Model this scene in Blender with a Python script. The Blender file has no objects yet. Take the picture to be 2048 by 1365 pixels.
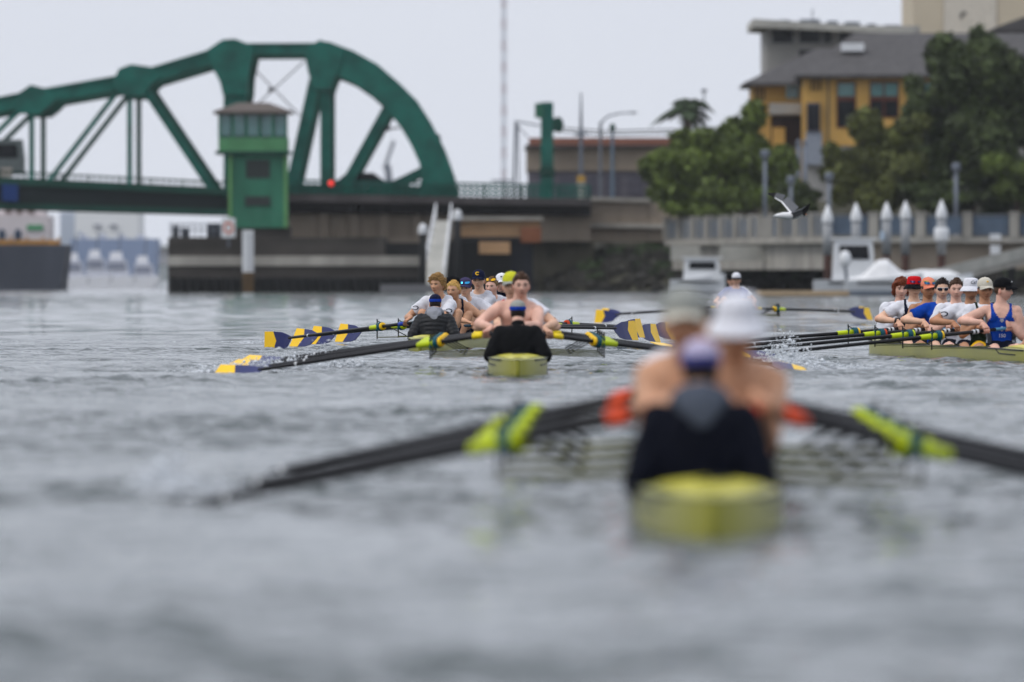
import bpy, math, random
import numpy as np
from mathutils import Vector, Matrix, noise
R = math.radians
random.seed(7)
rng = np.random.default_rng(11)
scene = bpy.context.scene
COL = scene.collection

# ------------------------------------------------------------------ camera, sky, sun, exposure
F = 400 / 36 * 2048          # focal length in photograph pixels
CAMZ, HOR = 0.95, 552.0
cam = bpy.data.objects.new('camera', bpy.data.cameras.new('camera')); COL.objects.link(cam)
cam.location = (0, 0, CAMZ)
cam.rotation_euler = (math.pi / 2 - math.atan((682.5 - HOR) / F), 0, 0)
cam.data.lens = 400; cam.data.sensor_width = 36; cam.data.clip_start = 0.5; cam.data.clip_end = 20000
cam.data.dof.use_dof = True; cam.data.dof.focus_distance = 143.0
cam.data.dof.aperture_fstop = 3.8; cam.data.dof.aperture_blades = 9
scene.camera = cam

SUN_EL, SUN_AZ = 52, 245     # soft light through the cloud, from the left and a little behind the camera
world = bpy.data.worlds.new('World'); scene.world = world; world.use_nodes = True
nt = world.node_tree; N = nt.nodes; L = nt.links; N.clear()
out = N.new('ShaderNodeOutputWorld'); bg = N.new('ShaderNodeBackground')
sky = N.new('ShaderNodeTexSky'); sky.sky_type = 'NISHITA'; sky.sun_disc = False
sky.sun_elevation = R(SUN_EL); sky.sun_rotation = R(SUN_AZ); sky.air_density = 1.0; sky.dust_density = 3.0
tc = N.new('ShaderNodeTexCoord'); mp = N.new('ShaderNodeMapping'); mp.inputs['Scale'].default_value = (3, 3, 14)
cn = N.new('ShaderNodeTexNoise'); cn.inputs['Scale'].default_value = 1.6; cn.inputs['Detail'].default_value = 3
cr = N.new('ShaderNodeValToRGB')
cr.color_ramp.elements[0].position = 0.3; cr.color_ramp.elements[0].color = (6.45, 6.85, 7.8, 1)
cr.color_ramp.elements[1].position = 0.7; cr.color_ramp.elements[1].color = (7.3, 7.65, 8.5, 1)
mx = N.new('ShaderNodeMix'); mx.data_type = 'RGBA'; mx.inputs['Factor'].default_value = 0.93
L.new(tc.outputs['Generated'], mp.inputs['Vector']); L.new(mp.outputs['Vector'], cn.inputs['Vector'])
L.new(cn.outputs['Fac'], cr.inputs['Fac'])
sx = N.new('ShaderNodeSeparateXYZ'); L.new(tc.outputs['Generated'], sx.inputs[0])
gr_ = N.new('ShaderNodeMapRange'); gr_.inputs['From Min'].default_value = 0.02; gr_.inputs['From Max'].default_value = 1.0; gr_.inputs['To Min'].default_value = 1.0; gr_.inputs['To Max'].default_value = 1.35
L.new(sx.outputs['Z'], gr_.inputs['Value'])      # an overcast sky is brighter overhead than at the horizon
ml = N.new('ShaderNodeMix'); ml.data_type = 'RGBA'; ml.blend_type = 'MULTIPLY'; ml.inputs['Factor'].default_value = 1
L.new(cr.outputs['Color'], ml.inputs['A']); L.new(gr_.outputs['Result'], ml.inputs['B'])
L.new(sky.outputs['Color'], mx.inputs['A']); L.new(ml.outputs['Result'], mx.inputs['B'])
L.new(mx.outputs['Result'], bg.inputs['Color']); L.new(bg.outputs['Background'], out.inputs['Surface'])
bg.inputs['Strength'].default_value = 0.108
sun = bpy.data.objects.new('sun', bpy.data.lights.new('sun', 'SUN')); COL.objects.link(sun)
sun.data.energy = 1.15; sun.data.angle = R(18); sun.data.color = (1.0, 0.96, 0.9)
sun.rotation_euler = (R(90 - SUN_EL), 0, R(SUN_AZ + 180) * -1)
scene.view_settings.view_transform = 'Standard'; scene.view_settings.look = 'None'
scene.view_settings.exposure = 0.0; scene.view_settings.gamma = 1.0
scene.cycles.use_denoising = True
scene.cycles.max_bounces = 6; scene.cycles.volume_bounces = 1
scene.cycles.sample_clamp_indirect = 4

# ------------------------------------------------------------------ helpers
def P(px, py, d):
    """a point of the place, d metres away, that stands at photograph pixel px, py"""
    return Vector(((px - 1024) * d / F, d, CAMZ + (HOR - py) * d / F))

def srgb(r, g, b):
    return tuple(((c / 255) / 12.92 if c / 255 <= 0.04045 else ((c / 255 + 0.055) / 1.055) ** 2.4) for c in (r, g, b))

MATS = {}
def mat(name, col, rough=0.6, metal=0.0, var=0.15, vs=6.0, bump=0.0, bs=30.0, coat=0.0, attr=False, spec=0.25, emit=None, island=0.0, stretch=None):
    if name in MATS: return MATS[name]
    if not emit: col = tuple(c ** 1.12 for c in col)
    m = bpy.data.materials.new(name); m.use_nodes = True
    n = m.node_tree.nodes; l = m.node_tree.links; b = n['Principled BSDF']
    b.inputs['Roughness'].default_value = rough; b.inputs['Metallic'].default_value = metal
    b.inputs['Coat Weight'].default_value = coat; b.inputs['Coat Roughness'].default_value = 0.15
    b.inputs['Specular IOR Level'].default_value = spec
    t = n.new('ShaderNodeTexCoord')
    src = t.outputs['Object']
    if stretch:
        mp_ = n.new('ShaderNodeMapping'); mp_.inputs['Scale'].default_value = stretch
        l.new(src, mp_.inputs['Vector']); src = mp_.outputs['Vector']
    tx = n.new('ShaderNodeTexNoise'); tx.inputs['Scale'].default_value = vs; tx.inputs['Detail'].default_value = 5
    l.new(src, tx.inputs['Vector'])
    rp = n.new('ShaderNodeMapRange'); rp.inputs['From Min'].default_value = 0.3; rp.inputs['From Max'].default_value = 0.7
    rp.inputs['To Min'].default_value = 1 - var; rp.inputs['To Max'].default_value = 1 + var
    l.new(tx.outputs['Fac'], rp.inputs['Value'])
    mixn = n.new('ShaderNodeMix'); mixn.data_type = 'RGBA'; mixn.blend_type = 'MULTIPLY'; mixn.inputs['Factor'].default_value = 1
    if attr:
        a = n.new('ShaderNodeAttribute'); a.attribute_name = 'Col'; l.new(a.outputs['Color'], mixn.inputs['A'])
    else:
        mixn.inputs['A'].default_value = (*col, 1)
    if island:
        g = n.new('ShaderNodeNewGeometry'); r2 = n.new('ShaderNodeMapRange')
        r2.inputs['To Min'].default_value = 1 - island; r2.inputs['To Max'].default_value = 1 + island
        l.new(g.outputs['Random Per Island'], r2.inputs['Value'])
        mu = n.new('ShaderNodeMath'); mu.operation = 'MULTIPLY'
        l.new(r2.outputs['Result'], mu.inputs[0]); l.new(rp.outputs['Result'], mu.inputs[1]); l.new(mu.outputs[0], mixn.inputs['B'])
    else:
        l.new(rp.outputs['Result'], mixn.inputs['B'])
    l.new(mixn.outputs['Result'], b.inputs['Base Color'])
    if bump:
        t2 = n.new('ShaderNodeTexNoise'); t2.inputs['Scale'].default_value = bs; t2.inputs['Detail'].default_value = 4
        l.new(src, t2.inputs['Vector'])
        bp = n.new('ShaderNodeBump'); bp.inputs['Strength'].default_value = bump; bp.inputs['Distance'].default_value = 0.02
        l.new(t2.outputs['Fac'], bp.inputs['Height']); l.new(bp.outputs['Normal'], b.inputs['Normal'])
    if emit:
        b.inputs['Emission Color'].default_value = (*col, 1); b.inputs['Emission Strength'].default_value = emit
    MATS[name] = m
    return m

def tag(o, label=None, cat=None, group=None, kind=None):
    if label: o['label'] = label
    if cat: o['category'] = cat
    if group: o['group'] = group
    if kind: o['kind'] = kind
    return o

def thing(name, label, cat, loc=(0, 0, 0), rz=0.0, group=None):
    o = bpy.data.objects.new(name, None); COL.objects.link(o)
    o.location = loc; o.rotation_euler = (0, 0, rz); o.empty_display_size = 0.2
    return tag(o, label, cat, group)

def frame(d):
    d = Vector(d).normalized(); up = Vector((0, 0, 1)) if abs(d.z) < 0.95 else Vector((0, 1, 0))
    s = d.cross(up).normalized(); return d, s, s.cross(d).normalized()

class MB:
    def __init__(s): s.v = []; s.f = []; s.m = []; s.c = []
    def add(s, v, f, mi=0):
        o = len(s.v); s.v += [tuple(p) for p in v]; s.f += [tuple(i + o for i in q) for q in f]; s.m += [mi] * len(f); return s
    def box(s, x, y, z, sx, sy, sz, rz=0.0, mi=0):
        c, n = math.cos(rz), math.sin(rz); v = []
        for k in (-.5, .5):
            for a, b in ((-.5, -.5), (.5, -.5), (.5, .5), (-.5, .5)):
                X, Y = a * sx, b * sy; v.append((x + X * c - Y * n, y + X * n + Y * c, z + k * sz))
        return s.add(v, [(3, 2, 1, 0), (4, 5, 6, 7), (0, 1, 5, 4), (1, 2, 6, 5), (2, 3, 7, 6), (3, 0, 4, 7)], mi)
    def bar(s, p, q, w, h=None, mi=0):
        p, q = Vector(p), Vector(q); d, a, b = frame(q - p); h = h or w; v = []
        for e in (p, q):
            for i, j in ((-.5, -.5), (.5, -.5), (.5, .5), (-.5, .5)): v.append(e + a * i * w + b * j * h)
        return s.add(v, [(3, 2, 1, 0), (4, 5, 6, 7), (0, 1, 5, 4), (1, 2, 6, 5), (2, 3, 7, 6), (3, 0, 4, 7)], mi)
    def tube(s, pts, rad, n=8, mi=0, flat=1.0):
        pts = [Vector(p) for p in pts]
        if not hasattr(rad, '__len__'): rad = [rad] * len(pts)
        v = []
        for i, p in enumerate(pts):
            d = pts[min(i + 1, len(pts) - 1)] - pts[max(i - 1, 0)]
            _, a, b = frame(d)
            for k in range(n):
                t = 2 * math.pi * k / n; v.append(p + a * math.cos(t) * rad[i] + b * math.sin(t) * rad[i] * flat)
        f = [tuple(range(n - 1, -1, -1)), tuple(range((len(pts) - 1) * n, len(pts) * n))]
        for i in range(len(pts) - 1):
            for k in range(n):
                k2 = (k + 1) % n; f.append((i * n + k, i * n + k2, (i + 1) * n + k2, (i + 1) * n + k))
        return s.add(v, f, mi)
    def cap(s, p, q, r0, r1, n=10):
        """tapered capsule"""
        p, q = Vector(p), Vector(q); d = (q - p).normalized()
        return s.tube([p - d * r0 * .9, p - d * r0 * .6, p, p.lerp(q, .5), q, q + d * r1 * .6, q + d * r1 * .9], [r0 * .35, r0 * .8, r0, (r0 + r1) / 2, r1, r1 * .8, r1 * .35], n)
    def loft(s, rings, mi=0, caps=True):
        n = len(rings[0]); v = [p for r in rings for p in r]; f = []
        if caps: f = [tuple(range(n - 1, -1, -1)), tuple(range((len(rings) - 1) * n, len(rings) * n))]
        for i in range(len(rings) - 1):
            for k in range(n):
                k2 = (k + 1) % n; f.append((i * n + k, i * n + k2, (i + 1) * n + k2, (i + 1) * n + k))
        return s.add(v, f, mi)
    def ell(s, c, r, M=None, n=12, m=8, mi=0):
        c = Vector(c); v = []; 
        for i in range(1, m):
            t = math.pi * i / m
            for k in range(n):
                a = 2 * math.pi * k / n
                p = Vector((r[0] * math.sin(t) * math.cos(a), r[1] * math.sin(t) * math.sin(a), r[2] * math.cos(t)))
                v.append(c + (M @ p if M else p))
        tp = Vector((0, 0, r[2])); v.append(c + (M @ tp if M else tp)); v.append(c - (M @ tp if M else tp)); T = len(v) - 2
        f = []
        for k in range(n):
            k2 = (k + 1) % n; f.append((T, k, k2)); f.append((T + 1, (m - 2) * n + k2, (m - 2) * n + k))
            for i in range(m - 2): f.append((i * n + k, (i + 1) * n + k, (i + 1) * n + k2, i * n + k2))
        return s.add(v, f, mi)
    def prism(s, pts, y0, y1, mi=0):
        """outline in x, z given depth y0..y1"""
        n = len(pts); v = [(p[0], y0, p[1]) for p in pts] + [(p[0], y1, p[1]) for p in pts]
        f = [tuple(range(n)), tuple(range(2 * n - 1, n - 1, -1))] + [(i, i + n, (i + 1) % n + n, (i + 1) % n) for i in range(n)]
        return s.add(v, f, mi)
    def plan(s, pts, z0, z1, mi=0):
        n = len(pts); v = [(p[0], p[1], z0) for p in pts] + [(p[0], p[1], z1) for p in pts]
        f = [tuple(range(n - 1, -1, -1)), tuple(range(n, 2 * n))] + [(i, (i + 1) % n, (i + 1) % n + n, i + n) for i in range(n)]
        return s.add(v, f, mi)
    def pix(s, pts, d, th, mi=0):
        """outline taken at photograph pixels, standing d metres away, th metres thick"""
        q = [P(x, y, d) for x, y in pts]
        return s.prism([(a.x, a.z) for a in q], d, d + th, mi)
    def build(s, name, mats, parent=None, smooth=False, off=None, kind=None):
        me = bpy.data.meshes.new(name)
        v = s.v
        if off is None and parent is not None and parent.get('_w'): off = Vector(parent['_w'])
        if off is not None: v = [(p[0] - off[0], p[1] - off[1], p[2] - off[2]) for p in v]
        me.from_pydata(v, [], s.f)
        for m in (mats if isinstance(mats, (list, tuple)) else [mats]): me.materials.append(m)
        if any(s.m): me.polygons.foreach_set('material_index', s.m)
        if smooth: me.polygons.foreach_set('use_smooth', [True] * len(s.f))
        if s.c:
            ca = me.color_attributes.new('Col', 'FLOAT_COLOR', 'POINT'); ca.data.foreach_set('color', np.array(s.c, dtype=np.float32).ravel())
        me.update()
        o = bpy.data.objects.new(name, me); COL.objects.link(o)
        if parent is not None: o.parent = parent
        if kind: o['kind'] = kind
        return o

def wthing(name, label, cat, base, group=None):
    """thing whose parts are written in world metres"""
    o = thing(name, label, cat, tuple(base), 0, group); o['_w'] = tuple(base); return o

def npmesh(name, v, quads, mats, parent=None, smooth=False, cols=None, kind=None):
    me = bpy.data.meshes.new(name); nv = len(v); nf = len(quads); k = quads.shape[1]
    me.vertices.add(nv); me.vertices.foreach_set('co', np.asarray(v, dtype=np.float32).ravel())
    me.loops.add(nf * k); me.loops.foreach_set('vertex_index', np.asarray(quads, dtype=np.int32).ravel())
    me.polygons.add(nf); me.polygons.foreach_set('loop_start', np.arange(0, nf * k, k, dtype=np.int32))
    me.polygons.foreach_set('use_smooth', np.full(nf, smooth))
    for m in (mats if isinstance(mats, (list, tuple)) else [mats]): me.materials.append(m)
    me.update(calc_edges=True); me.validate()
    o = bpy.data.objects.new(name, me); COL.objects.link(o)
    if parent is not None: o.parent = parent
    if kind: o['kind'] = kind
    return o

def grid_quads(nx, ny, o=0):
    i = np.arange(ny - 1)[:, None] * nx + np.arange(nx - 1)[None, :]
    return (np.stack([i, i + 1, i + 1 + nx, i + nx], -1).reshape(-1, 4) + o)

def text_mesh(txt, size, name, m, parent, M, depth=0.002, shear=0.0):
    cu = bpy.data.curves.new(name, 'FONT'); cu.body = txt; cu.size = size; cu.align_x = 'CENTER'; cu.align_y = 'CENTER'; cu.extrude = depth; cu.shear = shear
    t = bpy.data.objects.new('tmp_text', cu); COL.objects.link(t)
    dg = bpy.context.evaluated_depsgraph_get(); me = bpy.data.meshes.new_from_object(t.evaluated_get(dg))
    bpy.data.objects.remove(t); me.transform(M); me.materials.clear(); me.materials.append(m)
    o = bpy.data.objects.new(name, me); COL.objects.link(o); o.parent = parent
    return o

# ------------------------------------------------------------------ water
def waves(X, Y, lmin, lmax, n, seed):
    r = np.random.default_rng(seed); Z = np.zeros_like(X)
    for i in range(n):
        lam = lmin * (lmax / lmin) ** ((i + r.random()) / n)
        th = R(-62) + r.normal(0, 0.62)
        k = 2 * math.pi / lam; a = 0.0052 * lam ** 0.72
        ph = k * (X * math.cos(th) + Y * math.sin(th)) + r.random() * 7
        s = np.sin(ph); Z += a * (s - 0.35 * np.cos(2 * ph))
    return Z
def water_material():
    m = bpy.data.materials.new('estuary_water'); m.use_nodes = True
    n = m.node_tree.nodes; l = m.node_tree.links; b = n['Principled BSDF']
    b.inputs['Base Color'].default_value = (0.020, 0.034, 0.030, 1); b.inputs['Roughness'].default_value = 0.02; b.inputs['IOR'].default_value = 1.333
    t = n.new('ShaderNodeTexCoord')
    a = n.new('ShaderNodeTexNoise'); a.inputs['Scale'].default_value = 6.0; a.inputs['Detail'].default_value = 4; a.inputs['Distortion'].default_value = 0.4
    c = n.new('ShaderNodeTexNoise'); c.inputs['Scale'].default_value = 1.1; c.inputs['Detail'].default_value = 3
    mp_ = n.new('ShaderNodeMapping'); mp_.inputs['Scale'].default_value = (1, 1.5, 1); mp_.inputs['Rotation'].default_value = (0, 0, R(25))
    l.new(t.outputs['Object'], mp_.inputs['Vector']); l.new(mp_.outputs['Vector'], a.inputs['Vector']); l.new(mp_.outputs['Vector'], c.inputs['Vector'])
    e = n.new('ShaderNodeTexNoise'); e.inputs['Scale'].default_value = 15.0; e.inputs['Detail'].default_value = 3; e.inputs['Distortion'].default_value = 0.3
    h = n.new('ShaderNodeTexNoise'); h.inputs['Scale'].default_value = 0.45; h.inputs['Detail'].default_value = 3      # cat's-paws: patches of finer ripple
    hr_ = n.new('ShaderNodeMapRange'); hr_.inputs['From Min'].default_value = 0.35; hr_.inputs['From Max'].default_value = 0.65; hr_.inputs['To Min'].default_value = 0.15; hr_.inputs['To Max'].default_value = 0.8
    m2 = n.new('ShaderNodeMapping'); m2.inputs['Scale'].default_value = (1.0, .3, 1)
    l.new(t.outputs['Object'], m2.inputs['Vector']); l.new(m2.outputs['Vector'], h.inputs['Vector']); l.new(h.outputs['Fac'], hr_.inputs['Value']); l.new(mp_.outputs['Vector'], e.inputs['Vector'])
    a1 = n.new('ShaderNodeMath'); a1.operation = 'MULTIPLY_ADD'; a1.inputs[1].default_value = 0.6; l.new(a.outputs['Fac'], a1.inputs[0])
    c1 = n.new('ShaderNodeMath'); c1.operation = 'MULTIPLY'; c1.inputs[1].default_value = 0.6; l.new(c.outputs['Fac'], c1.inputs[0]); l.new(c1.outputs[0], a1.inputs[2])
    ad = n.new('ShaderNodeMath'); ad.operation = 'MULTIPLY_ADD'; l.new(e.outputs['Fac'], ad.inputs[0]); l.new(hr_.outputs['Result'], ad.inputs[1]); l.new(a1.outputs[0], ad.inputs[2])
    bp = n.new('ShaderNodeBump'); bp.inputs['Distance'].default_value = 0.05
    sp = n.new('ShaderNodeSeparateXYZ'); l.new(t.outputs['Object'], sp.inputs[0])
    fc = n.new('ShaderNodeFloatCurve'); cv = fc.mapping.curves[0]          # the wind dies away in the lee of the bridge
    cv.points[0].location = (0, .78); cv.points[1].location = (1, .3)
    for p_ in ((.2, .85), (.3, .3), (.45, .18), (.62, .2), (.8, .3)): cv.points.new(*p_)
    fc.mapping.update(); dv = n.new('ShaderNodeMath'); dv.operation = 'DIVIDE'; dv.inputs[1].default_value = 800; l.new(sp.outputs['Y'], dv.inputs[0]); l.new(dv.outputs[0], fc.inputs['Value']); l.new(fc.outputs['Value'], bp.inputs['Strength'])
    l.new(ad.outputs[0], bp.inputs['Height']); l.new(bp.outputs['Normal'], b.inputs['Normal'])
    return m
def build_water():
    V = []; Q = []; o = 0
    def patch(xs, ys, fn):
        nonlocal o
        X, Y = np.meshgrid(xs, ys); Z = fn(X, Y)
        V.append(np.stack([X, Y, Z], -1).reshape(-1, 3)); Q.append(grid_quads(len(xs), len(ys), o)); o += X.size
    gr = np.random.default_rng(5)
    gp = [(2 * math.pi / lam * math.cos(th), 2 * math.pi / lam * math.sin(th) * .35, gr.random() * 7) for lam, th in [(gr.uniform(1.6, 14), gr.uniform(0, 6.3)) for i in range(26)]]
    def gust(X, Y):      # wind ruffles the surface in patches and leaves slicks between
        g_ = sum(np.sin(kx * X + ky * Y + p) for kx, ky, p in gp) / math.sqrt(13)
        return np.clip(np.exp(0.62 * g_) * 0.80, 0.10, 2.0)
    big = lambda X, Y: waves(X, Y, 1.3, 4.5, 22, 3) * 0.20
    near = lambda X, Y: big(X, Y) + (waves(X, Y, 0.6, 1.3, 26, 6) * 0.30 + waves(X, Y, 0.20, 0.6, 56, 4) * 0.62 * gust(X, Y)) * np.clip((176 - Y) / 20, 0, 1)
    patch(np.arange(-9.5, 9.51, 0.095), np.arange(22, 178.2, 0.105), near)
    patch(np.linspace(-50, 50, 200), np.concatenate([np.arange(178.0, 330, 0.6), np.arange(330, 741, 1.1)]), lambda X, Y: big(X, Y) - 0.004)
    xg = np.array([-4000, -400, -50, -9.5, 9.5, 50, 400, 4000.]); yg = np.array([-300, 22, 178, 740, 1500, 3000, 9000.])
    X, Y = np.meshgrid(xg, yg); V.append(np.stack([X, Y, np.full_like(X, -0.012)], -1).reshape(-1, 3)); q = grid_quads(len(xg), len(yg), o)
    cx = np.concatenate(V)[q].mean(1); cov = ((abs(cx[:, 0]) < 9.5) & (cx[:, 1] > 22) & (cx[:, 1] < 178)) | ((abs(cx[:, 0]) < 50) & (cx[:, 1] > 178) & (cx[:, 1] < 740)); Q.append(q[~cov])
    w = npmesh('water', np.concatenate(V), np.concatenate(Q), water_material(), smooth=True)
    tag(w, kind='structure')
build_water()

# ------------------------------------------------------------------ shared materials
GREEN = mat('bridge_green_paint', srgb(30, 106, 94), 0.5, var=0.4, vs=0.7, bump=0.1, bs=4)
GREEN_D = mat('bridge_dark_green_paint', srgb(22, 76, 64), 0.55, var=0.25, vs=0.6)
GREEN_W = mat('weathered_green_wall', srgb(62, 126, 102), 0.7, var=0.35, vs=0.8, bump=0.2, bs=5, stretch=(1, 1, .25))
BLACKISH = mat('dark_steel', srgb(38, 40, 44), 0.6, var=0.3, vs=1)
CONC = mat('concrete', srgb(166, 162, 154), 0.85, var=0.25, vs=0.7, bump=0.3, bs=8, stretch=(1, 1, .4))
CONC_L = mat('pale_concrete', srgb(182, 180, 172), 0.85, var=0.18, vs=0.8, bump=0.3, bs=8)
CONC_T = mat('tan_concrete', srgb(150, 138, 124), 0.85, var=0.25, vs=0.5, bump=0.3, bs=6, stretch=(1, 1, .3))
PIER = mat('stained_pier_timber', srgb(74, 70, 66), 0.9, var=0.45, vs=0.5, bump=0.4, bs=5, stretch=(.5, 1, 2))
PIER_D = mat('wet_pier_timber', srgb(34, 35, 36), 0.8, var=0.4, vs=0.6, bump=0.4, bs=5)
WHITE = mat('white_paint', (0.72, 0.73, 0.74), 0.5, var=0.08, vs=2)
GALV = mat('galvanised_steel', srgb(120, 126, 136), 0.5, 0.3, var=0.15, vs=3)
GLASS = mat('window_glass', srgb(24, 28, 34), 0.2, var=0.2, vs=1.0, spec=0.15)
GLASS_T = mat('teal_window_glass', srgb(96, 140, 138), 0.15, var=0.2, vs=1.0, spec=0.8)
YELLOW_W = mat('ochre_stucco', srgb(212, 172, 100), 0.85, var=0.12, vs=0.5, bump=0.2, bs=12)
ROOF = mat('dark_shingle', srgb(92, 90, 90), 0.9, var=0.25, vs=2.5, bump=0.5, bs=10)
GREY_W = mat('grey_render', srgb(164, 162, 158), 0.8, var=0.1, vs=0.6)
FRAME_R = mat('red_brown_frame', srgb(110, 58, 40), 0.6)
BEIGE = mat('beige_cladding', srgb(206, 194, 172), 0.8, var=0.06, vs=0.3)
RUST = mat('rusty_steel', srgb(92, 56, 42), 0.85, var=0.4, vs=3, bump=0.4)
LEAF = mat('leaf_green', (0.112, 0.150, 0.030), 0.65, var=0.5, vs=0.45, island=0.45)
LEAF_D = mat('leaf_dark_green', (0.062, 0.084, 0.026), 0.65, var=0.5, vs=0.45, island=0.45)
LEAF_P = mat('palm_leaf', (0.06, 0.09, 0.045), 0.6, var=0.3, vs=0.6, island=0.3)
BARK = mat('bark', srgb(86, 74, 62), 0.9, var=0.3, vs=2, bump=0.5)
EARTH = mat('bank_earth', srgb(70, 68, 54), 0.95, var=0.5, vs=0.35, bump=0.6, bs=3)
ROCKM = mat('riprap_rock', srgb(62, 60, 55), 0.9, var=0.45, vs=1.2, bump=0.5, bs=5, island=0.4)
WEED = mat('bank_weed', (0.05, 0.075, 0.03), 0.8, var=0.5, vs=0.4, island=0.5)

# ------------------------------------------------------------------ land behind the shore
def shore_y(X): return 690 - np.clip(X - 2, -20, 60) * 2.6
def land_h(X, Y):
    s = Y - shore_y(X)
    h = np.minimum(s * 0.16, (X - 1.0) * 0.55)
    h = np.where(h > 2.3, 2.3, h)
    up = np.clip((s - 24) * 0.3, 0, 3.1) * np.clip((X - 4) * .5, 0, 1)
    return np.clip(h + up * (h > 2.0), -1.5, 5.4)
xs = np.concatenate([np.arange(-1, 45, 0.6), np.linspace(46, 900, 20)]); ys = np.concatenate([np.arange(560, 760, 1.2), np.linspace(765, 2600, 14)])
X, Y = np.meshgrid(xs, ys); Z = land_h(X, Y); Z = Z + 0.15 * np.sin(X * 1.7 + Y * .9) * np.sin(Y * 1.1 - X) * (Z > -1)
tag(npmesh('ground', np.stack([X, Y, Z], -1).reshape(-1, 3), grid_quads(len(xs), len(ys)), EARTH, smooth=True), kind='structure')

def scatter_rocks():
    m = MB()
    for i in range(900):
        x = random.uniform(1.2, 34); y = float(shore_y(np.array(x))) + random.uniform(-2, 16); z = float(land_h(np.array(x), np.array(y)))
        r = random.uniform(.2, .6)
        v = [Vector((random.uniform(.6, 1) * r * a, random.uniform(.6, 1) * r * b, random.uniform(.4, .8) * r * c)) for c in (-1, 1) for a, b in ((-1, -1), (1, -1), (1, 1), (-1, 1))]
        rz = random.random() * 6
        v = [Matrix.Rotation(rz, 3, 'Z') @ p + Vector((x, y, z)) for p in v]
        m.add(v, [(3, 2, 1, 0), (4, 5, 6, 7), (0, 1, 5, 4), (1, 2, 6, 5), (2, 3, 7, 6), (3, 0, 4, 7)])
    o = m.build('riprap', ROCKM); tag(o, 'dark riprap rocks along the waterline below the promenade', 'rocks', kind='stuff')
scatter_rocks()

def leaf_cloud(blobs, n, size, up=0.3):
    """blobs: (cx,cy,cz,rx,ry,rz); returns verts, quads of n leaf-sized faces"""
    b = np.array(blobs); vol = b[:, 3] * b[:, 4] * b[:, 5]; pick = rng.choice(len(b), n, p=vol / vol.sum()); q = b[pick]
    d = rng.normal(size=(n, 3)); d /= np.linalg.norm(d, axis=1)[:, None]
    rad = rng.random(n) ** 0.45
    c = q[:, :3] + d * q[:, 3:] * rad[:, None]
    a = rng.normal(size=(n, 3)); a /= np.linalg.norm(a, axis=1)[:, None]
    e = np.cross(a, d + rng.normal(scale=.5, size=(n, 3))); e /= np.linalg.norm(e, axis=1)[:, None] + 1e-9
    s = size * rng.uniform(.6, 1.4, n)[:, None]
    v = np.stack([c - a * s, c + e * s * .45, c + a * s, c - e * s * .45], 1).reshape(-1, 3)
    return v, np.arange(n * 4).reshape(-1, 4)
def tree(name, label, base, ellipsoids, leafm, n, size, trunk_h, trunk_r, cat='tree', nb=14, group='trees along the promenade'):
    t = wthing(name, label, cat, base, group); B = Vector(base)
    blobs = []
    for (c, r) in ellipsoids:
        for i in range(nb):
            d = rng.normal(size=3); d /= np.linalg.norm(d); k = rng.uniform(.45, .98)
            s = rng.uniform(.20, .42)
            blobs.append((c[0] + d[0] * r[0] * k, c[1] + d[1] * r[1] * k, c[2] + d[2] * r[2] * k, r[0] * s, r[1] * s, r[2] * s))
        blobs.append((*c, r[0] * .55, r[1] * .55, r[2] * .55))
    v, q = leaf_cloud(blobs, n, size)
    v[:, 2] = np.maximum(v[:, 2], B.z + .15)
    npmesh('crown', v - np.array(B), q, leafm, t)
    m = MB(); top = Vector(ellipsoids[0][0])
    m.tube([B - Vector((0, 0, .4)), B.lerp(top, .4) + Vector((.1, 0, 0)), B.lerp(top, .8)], [trunk_r, trunk_r * .7, trunk_r * .4], 8)
    for b_ in blobs[::3]:
        m.tube([B.lerp(top, .35), B.lerp(top, .4).lerp(Vector(b_[:3]), .5) + Vector((0, 0, .2)), Vector(b_[:3])], [trunk_r * .4, trunk_r * .22, .03], 5)
    m.build('trunk', BARK, t, smooth=True)
    return t
def pe(px, py, rx, ry, d, depth=None):
    """ellipsoid from pixel centre and pixel radii at distance d"""
    k = d / F; c = P(px, py, d); return ((c.x, c.y, c.z), (rx * k, (depth or rx * k * .9), ry * k))
g = lambda px, d: (P(px, 0, d).x, d, float(land_h(np.array(P(px, 0, d).x), np.array(float(d)))))
tree('broadleaf_tree', 'bright green bushy tree left of the ochre building, below the palm', g(1395, 668), [pe(1390, 342, 105, 82, 668), pe(1335, 350, 60, 66, 668), pe(1420, 395, 85, 45, 666), pe(1450, 330, 60, 62, 668)], LEAF, 26000, .27, 4, .25)
tree('broadleaf_tree', 'green bushy tree between the palm tree and the ochre building', g(1505, 672), [pe(1500, 318, 80, 100, 672), pe(1550, 360, 45, 62, 670), pe(1490, 390, 85, 48, 670)], LEAF, 23000, .27, 4, .25)
tree('evergreen_tree', 'largest dark green tree towering in front of the ochre building at right', g(1930, 655), [pe(1975, 165, 100, 115, 655), pe(1895, 235, 105, 130, 655), pe(1970, 320, 130, 110, 653), pe(2055, 220, 85, 140, 655), pe(1840, 340, 80, 80, 653)], LEAF_D, 52000, .27, 5, .4)
tree('evergreen_tree', 'olive green tree spreading below the windows of the ochre building', g(1740, 652), [pe(1745, 325, 85, 82, 652), pe(1690, 350, 58, 58, 652), pe(1800, 365, 80, 58, 650), pe(1810, 290, 60, 60, 652)], mat('leaf_olive', (0.105, 0.118, 0.030), 0.65, var=0.4, vs=0.45, island=0.45), 26000, .25, 4, .3)
tree('round_shrub', 'round mid green shrub at the right edge under the largest tree', g(2035, 648), [pe(2030, 355, 65, 55, 648)], LEAF, 6000, .2, 2, .12, 'shrub')
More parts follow.
